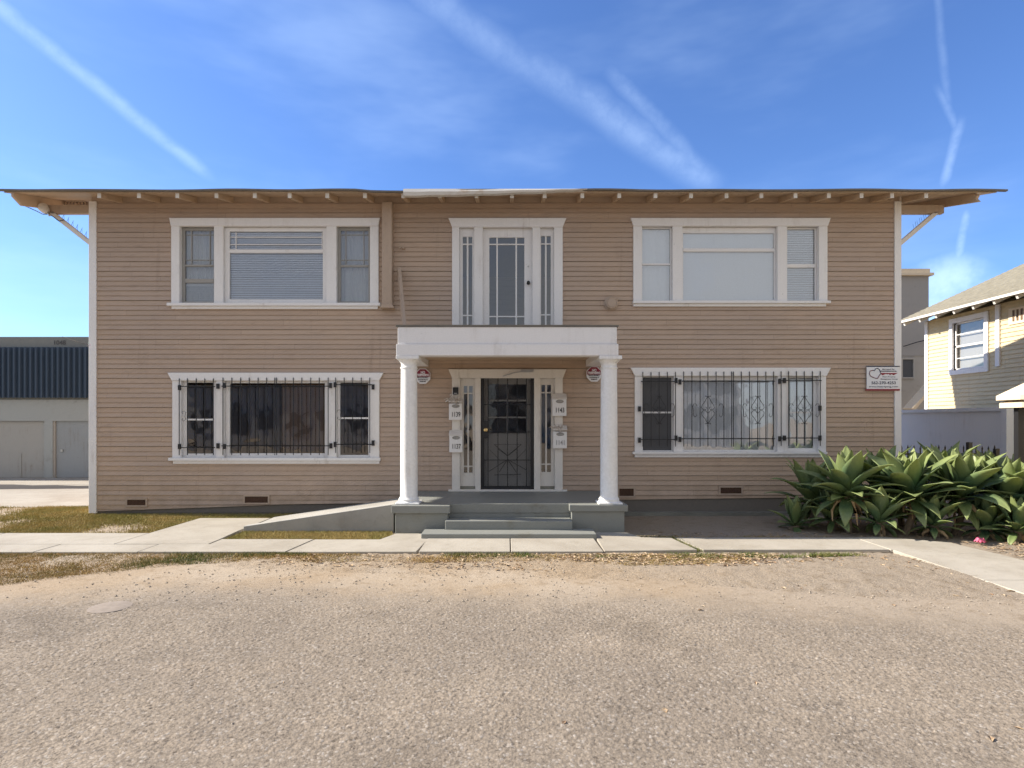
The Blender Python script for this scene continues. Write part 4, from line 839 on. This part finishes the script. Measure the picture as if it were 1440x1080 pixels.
# ------------------------------------------------------------------ iron fence
E=empty('iron_fence',(8.6,.45,0),'low black spiked iron fence behind the agaves','fence'); mb=MB(); y=.45; x=X(1268,y); i=0
while x<X(1402,y):
    ht=1.19+.012*math.sin(i*1.3); mb.bar((x,y,0),(x,y,ht-.05),.016); mb.lathe((x,y,ht-.05),[(.012,0),(.016,.02),(.002,.07)],6); x+=.115; i+=1
mb.build('picket',M['black'],E)['kind']='stuff'
mb=MB(); 
for z in (1.05,.2): mb.bar((X(1268,y),y,z),(X(1402,y),y,z),.03)
mb.build('rail',M['black'],E)
for px in (1363,1401): mb=MB(); xx=X(px,y); mb.box(xx-.035,xx+.035,y-.035,y+.035,0,1.27 if px<1400 else 1.15); mb.build('post',M['black'],E)
# pale blue board fence
E=empty('board_fence',(9.8,4,0),'pale blue-grey solid board fence in front of the yellow house','fence')
mb=MB(); mb.box(9.8,9.86,1.12,4.9,0,1.86); mb.box(9.86,11.9,4.84,4.9,0,1.86); mb.build('panel',M['fence'],E); mb=MB(); mb.box(9.75,9.9,1.08,4.95,1.862,1.94); mb.build('cap_rail',M['fence'],E)
mb=MB(); mb.box(9.72,9.88,.96,1.08,0,1.92); mb.build('post',M['fence'],E)
# canopy
E=empty('patio_canopy',(7.8,-1.6,0),'cream canvas canopy on a dark post at the right edge','canopy')
y=-1.6; cx=X(1433,y); mb=MB(); hw=X(1416,y)-cx
for s0,r1,z1,z0 in ((0,.56,Z(536,y),Z(556,y)),(1,.52,Z(553,y),Z(564,y))):
    n=8; vs=[(cx+.35,y,z1+.1)]+[(cx+.35+ (r1)*math.cos(R(22.5+45*k)),y+r1*math.sin(R(22.5+45*k)),z0-.03*s0) for k in range(8)]
    mb.add(vs,[(0,1+k,1+(k+1)%8) for k in range(8)]); mb.add([v for v in vs[1:]]+[(a,b,c-.07) for a,b,c in vs[1:]],[(k,(k+1)%8,8+(k+1)%8,8+k) for k in range(8)])
mb.build('canvas_top',M['canvas'],E); mb=MB(); mb.box(cx-.045,cx+.045,y-.04,y+.04,0,Z(560,y)); mb.build('post',M['black'],E)
# ------------------------------------------------------------------ yellow house
HX=12.0; Y0,Y1=6.3,-6.0
E=empty('yellow_house',(16,1,0),'yellow clapboard house with shingle roof and white trimmed window, right side','house')
wy0=HX*F/(1341.5-CX)-D; wy1=HX*F/(1386-CX)-D; wz1,wz0=4.28,3.02
mb=MB(); r=0; pz=.105; z=0
bmpY=HX*F/(1402-CX)-D
def lap(y_a,y_b,z,x0=HX):
    mb.add([(x0-.022,y_a,z),(x0-.022,y_b,z),(x0-.003,y_b,z+pz),(x0-.003,y_a,z+pz),(x0+.01,y_a,z),(x0+.01,y_b,z)],[(0,3,2,1),(4,0,1,5)])
while z<4.5:
    if z+pz>wz0-.04 and z<wz1+.0: lap(Y0,wy0+.02,z); lap(wy1-.02,Y1,z)
    else: lap(Y0,Y1,z)
    z+=pz
mb.box(HX,HX+.1,wy0,Y0,0,4.5); mb.box(HX,HX+.1,Y1,wy1,0,4.5); mb.box(HX,HX+.1,wy1,wy0,0,wz0); mb.box(HX,HX+.1,wy1,wy0,wz1,4.5)
mb.prism([(HX,0),(19,0),(19,4.5),(15.5,6.05),(HX,4.5)],Y0-.1,Y0); mb.box(18.9,19,Y1,Y0,0,4.5); mb.box(HX+.1,18.9,Y1,Y1+.1,0,4.5)
mb.build('siding',M['yellow'],E)
mb=MB(); mb.box(HX-.04,HX+.02,Y0-.10,Y0+.02,0,4.5); mb.build('corner_board',M['trim'],E); mb=MB(); mb.box(HX-.05,HX+.02,bmpY-.12,bmpY+.0,3.0,4.5); mb.build('corner_board',M['trim'],E)
mb=MB(); y0,y1=sorted((wy0,wy1)); tw=.12
for a,b,c,d in ((y0-tw,y0,wz0-tw,wz1+tw),(y1,y1+tw,wz0-tw,wz1+tw),(y0,y1,wz1,wz1+tw),(y0,y1,wz0-tw,wz0)): mb.box(HX-.05,HX+.03,a,b,c,d)
W=mb.build('window',M['trim'],E); mb=MB()
for zz in (wz0,(wz0+wz1)/2-.02,wz1-.04): mb.box(HX+.03,HX+.06,y0,y1,zz,zz+.045)
for zz in ((wz0*.75+wz1*.25),(wz0*.25+wz1*.75)): mb.box(HX+.04,HX+.055,y0,y1,zz-.01,zz+.01)
mb.box(HX+.03,HX+.06,y0,y0+.04,wz0,wz1); mb.box(HX+.03,HX+.06,y1-.04,y1,wz0,wz1); mb.build('sash',M['trim'],W)
mb=MB(); mb.add([(HX+.065,y0,wz0),(HX+.065,y1,wz0),(HX+.065,y1,wz1),(HX+.065,y0,wz1)],[(3,2,1,0)]); mb.build('pane',M['glass'],W)
mb=MB(); mb.add([(HX+.12,y0,wz0),(HX+.12,y1,wz0),(HX+.12,y1,wz1),(HX+.12,y0,wz1)],[(0,1,2,3)]); mb.build('blind',M['sash'],W)
# gable vent board near right edge
ya=HX*F/(1420-CX)-D; mb=MB(); mb.box(HX-.035,HX-.02,ya-.9,ya,3.95,4.33); o=mb.build('vent_panel',M['canvas'],E); mb=MB()
for k in range(7): mb.box(HX-.045,HX-.036,ya-.12-.11*k-.05,ya-.12-.11*k,4.02,4.28)
mb.build('vent_slots',M['brown_curtain'],o)
RX=15.5; sl=(6.13-4.5)/(15-11.5); mb=MB(); EY0=6.7; EY1=Y1-.4
zr=4.5+sl*(RX-11.5)
mb.prism([(11.45,4.5),(RX,zr),(19.55,4.5),(19.55,4.56),(RX,zr+.07),(11.45,4.56)],EY1,EY0); rf=mb.build('roof',M['shingle'],E)
mb=MB(); nn=24
for k in range(nn):                     # shingle courses
    u0=k/nn; u1=(k+1)/nn; xa=11.43+(RX-11.43)*u0; xb=11.43+(RX-11.43)*u1; za=4.575+(zr-4.5)*u0+.012; zb=4.575+(zr-4.5)*u1
    mb.add([(xa,EY1,za),(xa,EY0,za),(xb,EY0,zb),(xb,EY1,zb),(xa,EY0,za-.015),(xa,EY1,za-.015)],[(0,3,2,1),(0,1,4,5)])
mb.build('shingle_course',M['shingle'],rf)
mb=MB(); mb.box(11.41,11.445,EY1,EY0,4.505,4.565); mb.build('eave_trim',M['trimw'],rf)
yv=EY0-.25
while yv>1.5:
    mb=MB(); mb.bar((11.47,yv,4.455),(12.05,yv,4.73),.06,.09); mb.build('rafter_tail',M['trimw'],rf); yv-=.62
mb=MB(); mb.prism([(11.45,4.44),(RX,zr-.06),(RX,zr-.002),(11.45,4.498)],EY0-.04,EY0); mb.build('bargeboard',M['trimw'],rf)
# ------------------------------------------------------------------ grey building behind
E=empty('grey_building',(16,14.5,0),'tall plain grey building with cream parapet behind the yellow house','building')
y=14; xr=X(1306,y); mb=MB(); mb.box(9.5,xr,y,y+6,4.4,Z(388,y)); mb.build('upper_wall',M['tower'],E)
mb=MB(); mb.box(9.5,xr-.02,y+.03,y+6,0,4.4); mb.build('lower_wall',M['tower_low'],E)
mb=MB(); mb.box(9.4,xr+.12,y-.15,y+6.1,Z(388,y),Z(384.5,y)); mb.box(9.4,xr-.0,y-.08,y+6,Z(384.5,y),Z(378.5,y)); mb.build('parapet',M['canvas'],E)
mb=MB(); rect_frame(mb,X(1266.5,y),X(1285.5,y),Z(532.5,y),Z(503.5,y),.06,y-.05,y+.02); w=mb.build('window',M['tower_low'],E)
mb=MB(); mb.box(X(1268,y),X(1284,y),y-.0,y+.01,Z(531,y),Z(505,y)); mb.build('pane',M['screen'],w)
mb=MB(); mb.prism([(X(1262,y),Z(575,y)),(X(1300,y),Z(532,y)),(X(1300,y),Z(537,y)),(X(1266,y),Z(577,y))],y-.9,y-.3); mb.build('stair_rail',M['canvas'],E)
mb=MB(); mb.tube([(X(1266,y),y-.2,Z(488,y)),(X(1285,y),y-.2,Z(482,y)),(X(1303,y),y-.2,Z(478,y))],.02,5); mb.build('cable',M['black'],E)
# ------------------------------------------------------------------ left warehouse
E=empty('warehouse',(-14,7,0),'grey stucco warehouse with blue corrugated steel band numbered 1048, left side','warehouse')
y=6.8; mb=MB(); zf=lambda p:Z(p,y); xe=-7.6; xw=-24
dx=[(X(-20,y),X(62,y),Z(592,y)),(X(74,y),X(150,y),Z(592,y))]
mb.box(xw,dx[0][0],y,y+.2,0,zf(562)); mb.box(dx[0][1],dx[1][0],y,y+.2,0,zf(562)); mb.box(dx[1][1],xe,y,y+.2,0,zf(562)); mb.box(dx[0][0],dx[0][1],y,y+.2,dx[0][2],zf(562)); mb.box(dx[1][0],dx[1][1],y,y+.2,dx[1][2],zf(562))
mb.box(xw,xe,y+.2,y+6,0,zf(476)); mb.build('stucco_wall',M['stucco'],E)
mb=MB(); mb.box(xw,xe,y+.02,y+.19,zf(562),zf(473.5)); mb.build('parapet',M['stucco_dark'],E)
mb=MB(); x=xw; pts=[]
while x<xe: 
    pts+=[(x,y-.10),(x+.03,y-.17),(x+.07,y-.17),(x+.10,y-.10)]; x+=.16
vs=[(a,b,zf(559.5)) for a,b in pts]+[(a,b,zf(489)) for a,b in pts]; n=len(pts)
mb.add(vs,[(i,i+1,n+i+1,n+i) for i in range(n-1)]); mb.box(xw,xe,y-.09,y+.0,zf(559.5)+.01,zf(489)-.01); mb.build('corrugated_band',M['corr'],E)
for (a,b,zt),m in zip(dx,(M['door_worn'],M['door_grey'])):
    mb=MB(); mb.box(a,b,y+.06,y+.1,0,zt-.002)
    if m is M['door_worn']: mb.box(a,X(28,y),y+.045,y+.06,0,Z(638,y)); mb.box(X(59,y),X(61.5,y),y+.04,y+.06,0,zt-.03); mb.box(a,b,y+.04,y+.06,zt-.05,zt-.02)
    d=mb.build('door',m,E); 
    if m is M['door_grey']:
        mb=MB(); mb.box(X(83.5,y),X(87,y),y+.03,y+.059,Z(635.5,y),Z(632,y)); mb.build('door_handle',M['steel'],d); mb=MB(); mb.box(a,a+.06,y+.02,y+.059,0,zt-.003); mb.build('door_jamb',M['tower_low'],d)
text('1048',83.5,482,.13,y+.012,M['screen'],E,'number',.34,bold=.003)
mb=MB(); mb.tube([(X(88,6.75),6.75,Z(473.6,6.75)),(X(106,6.3),6.3,Z(480,6.3)),(X(126,5.9),5.9,Z(485,5.9)),(X(170,5.9),5.9,Z(494,5.9))],.012,5)
tag(mb.build('overhead_cable',M['near_black']),'thin black cable sagging in front of the warehouse parapet','cable')
# building across the street: behind the camera, seen only mirrored in the panes
E=empty('street_building',(0,-27,0),'long low pale building across the street, mirrored in the window panes','building')
mb=MB(); mb.box(-22,-3,-34,-27,0,4.2); mb.box(-1,16,-36,-28.5,0,5.4); mb.build('wall',M['tower_low'],E)
mb=MB()
for i in range(9): mb.box(-20+2*i,-19+2*i,-26.99,-26.95,1,2.4)
for i in range(7): mb.box(.5+2.2*i,1.7+2.2*i,-28.49,-28.45,1,2.6); mb.box(.5+2.2*i,1.7+2.2*i,-28.49,-28.45,3.4,4.6)
mb.build('window',M['screen'],E)
mb=MB(); mb.prismx([(-26.6,4.2),(-30.5,5.8),(-34.4,4.2)],-22.3,-2.7); mb.build('roof',M['shingle'],E)
# ------------------------------------------------------------------ light
SA,SEV=R(7.4),R(34.5)
S=Vector((-math.cos(SA)*math.cos(SEV),math.sin(SA)*math.cos(SEV),math.sin(SEV)))   # towards the sun
ld=bpy.data.lights.new('sun','SUN'); ld.energy=5.0; ld.angle=R(.55); ld.color=(1,.92,.80)
lo=bpy.data.objects.new('sun',ld); COL.objects.link(lo); lo.rotation_euler=S.to_track_quat('Z','Y').to_euler()
w=bpy.data.worlds.new('World'); scene.world=w; w.use_nodes=True; t=NT(w.node_tree)
sky=t.n('ShaderNodeTexSky',sky_type='NISHITA',sun_disc=False,sun_elevation=SEV,sun_rotation=math.atan2(S.x,S.y),altitude=0,air_density=1.0,dust_density=.6,ozone_density=2.2)
tc=t.n('ShaderNodeTexCoord').outputs['Generated']
def vdot(n):
    v=t.n('ShaderNodeVectorMath',operation='DOT_PRODUCT'); t.nt.links.new(tc,v.inputs[0]); v.inputs[1].default_value=tuple(n); return v.outputs['Value']
def pdir(px,py): return Vector(((px-CX)/F,1,(HY-py)/F)).normalized()
def trail(p0,p1,w0,amp,fade=.12,nscale=9,hard=.2):
    a,b=pdir(*p0),pdir(*p1); n=a.cross(b).normalized(); c=(a+b).normalized(); tan=n.cross(c); half=abs((b-a).dot(tan))/2
    wob=t.m('MULTIPLY',t.m('SUBTRACT',t.noise(tc,nscale,4,.6),.5),w0*1.6)
    d=t.m('ABSOLUTE',t.m('ADD',vdot(n),wob)); prof=t.ramp(d,w0*hard,w0*1.25,1,0)
    al=t.m('ABSOLUTE',vdot(tan)); m_=t.ramp(al,half*(1-fade),half*(1+fade*.3),1,0)
    fr=t.ramp(vdot(c),0,.2)
    tex=t.ramp(t.noise(tc,nscale*4,5,.65),.25,.7,.45,1)
    return t.m('MULTIPLY',t.m('MULTIPLY',prof,m_),t.m('MULTIPLY',t.m('MULTIPLY',tex,amp),fr))
tr=[trail((-60,-38),(305,256),.0115,.17,.25,7,.0),trail((560,-20),(930,215),.028,.12,.25,5,.0),trail((800,125),(1010,272),.024,.15,.3,6,.0),
    trail((850,90),(1010,268),.014,.11,.4,8,.0),
    trail((1316,-40),(1332,160),.005,.07,.3,12,.0),trail((1316,120),(1350,195),.005,.09,.5,12,.0),trail((1350,165),(1324,268),.007,.17,.5,12,.0),trail((1360,292),(1340,392),.006,.20,.3,12,.0)]
acc=tr[0]
for q in tr[1:]: acc=t.m('MAXIMUM',acc,q)
c_=pdir(1330,425); blob=t.ramp(vdot(c_),math.cos(.075),math.cos(.03)); blob=t.m('MULTIPLY',blob,t.ramp(t.noise(tc,14,5,.6),.3,.65,.1,.40)); acc=t.m('MAXIMUM',acc,blob)
cir=t.n('ShaderNodeVectorMath',operation='MULTIPLY'); t.nt.links.new(tc,cir.inputs[0]); cir.inputs[1].default_value=(1.2,1,4)
haze=t.m('MULTIPLY',t.ramp(t.noise(cir.outputs[0],1.6,5,.55),.45,.8),.16); acc=t.m('MAXIMUM',acc,haze)
base=t.mix(1,sky.outputs[0],(.52,.69,1.0),'MULTIPLY')
col=t.mix(acc,base,(6.0,7.6,9.6))
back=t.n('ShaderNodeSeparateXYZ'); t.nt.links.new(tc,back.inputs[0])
back_fill=t.m('MULTIPLY',t.ramp(back.outputs[1],-.05,-.55),t.ramp(t.noise(tc,2.2,6,.6),.25,.6,.55,.95))   # unseen pale cover added behind the viewer as neutral fill light
col=t.mix(back_fill,col,(3.1,3.2,3.3))
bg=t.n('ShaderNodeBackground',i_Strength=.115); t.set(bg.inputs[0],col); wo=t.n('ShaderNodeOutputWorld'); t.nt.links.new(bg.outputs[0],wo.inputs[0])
# ------------------------------------------------------------------ camera
cd=bpy.data.cameras.new('camera'); cd.sensor_width=36; cd.lens=F/1440*36; cd.shift_x=(720-CX)/1440; cd.shift_y=(HY-540)/1440; cd.clip_end=2000; cd.clip_start=.05
co=bpy.data.objects.new('camera',cd); COL.objects.link(co); co.location=(0,-D,EYE); co.rotation_euler=(R(90),0,0); scene.camera=co
scene.view_settings.view_transform='Standard'; scene.view_settings.look='None'; scene.view_settings.gamma=1; scene.view_settings.exposure=.95
try: scene.cycles.use_denoising=True; scene.cycles.denoising_prefilter='FAST'
except Exception: pass
scene.cycles.max_bounces=6; scene.cycles.transparent_max_bounces=12; scene.cycles.sample_clamp_indirect=8
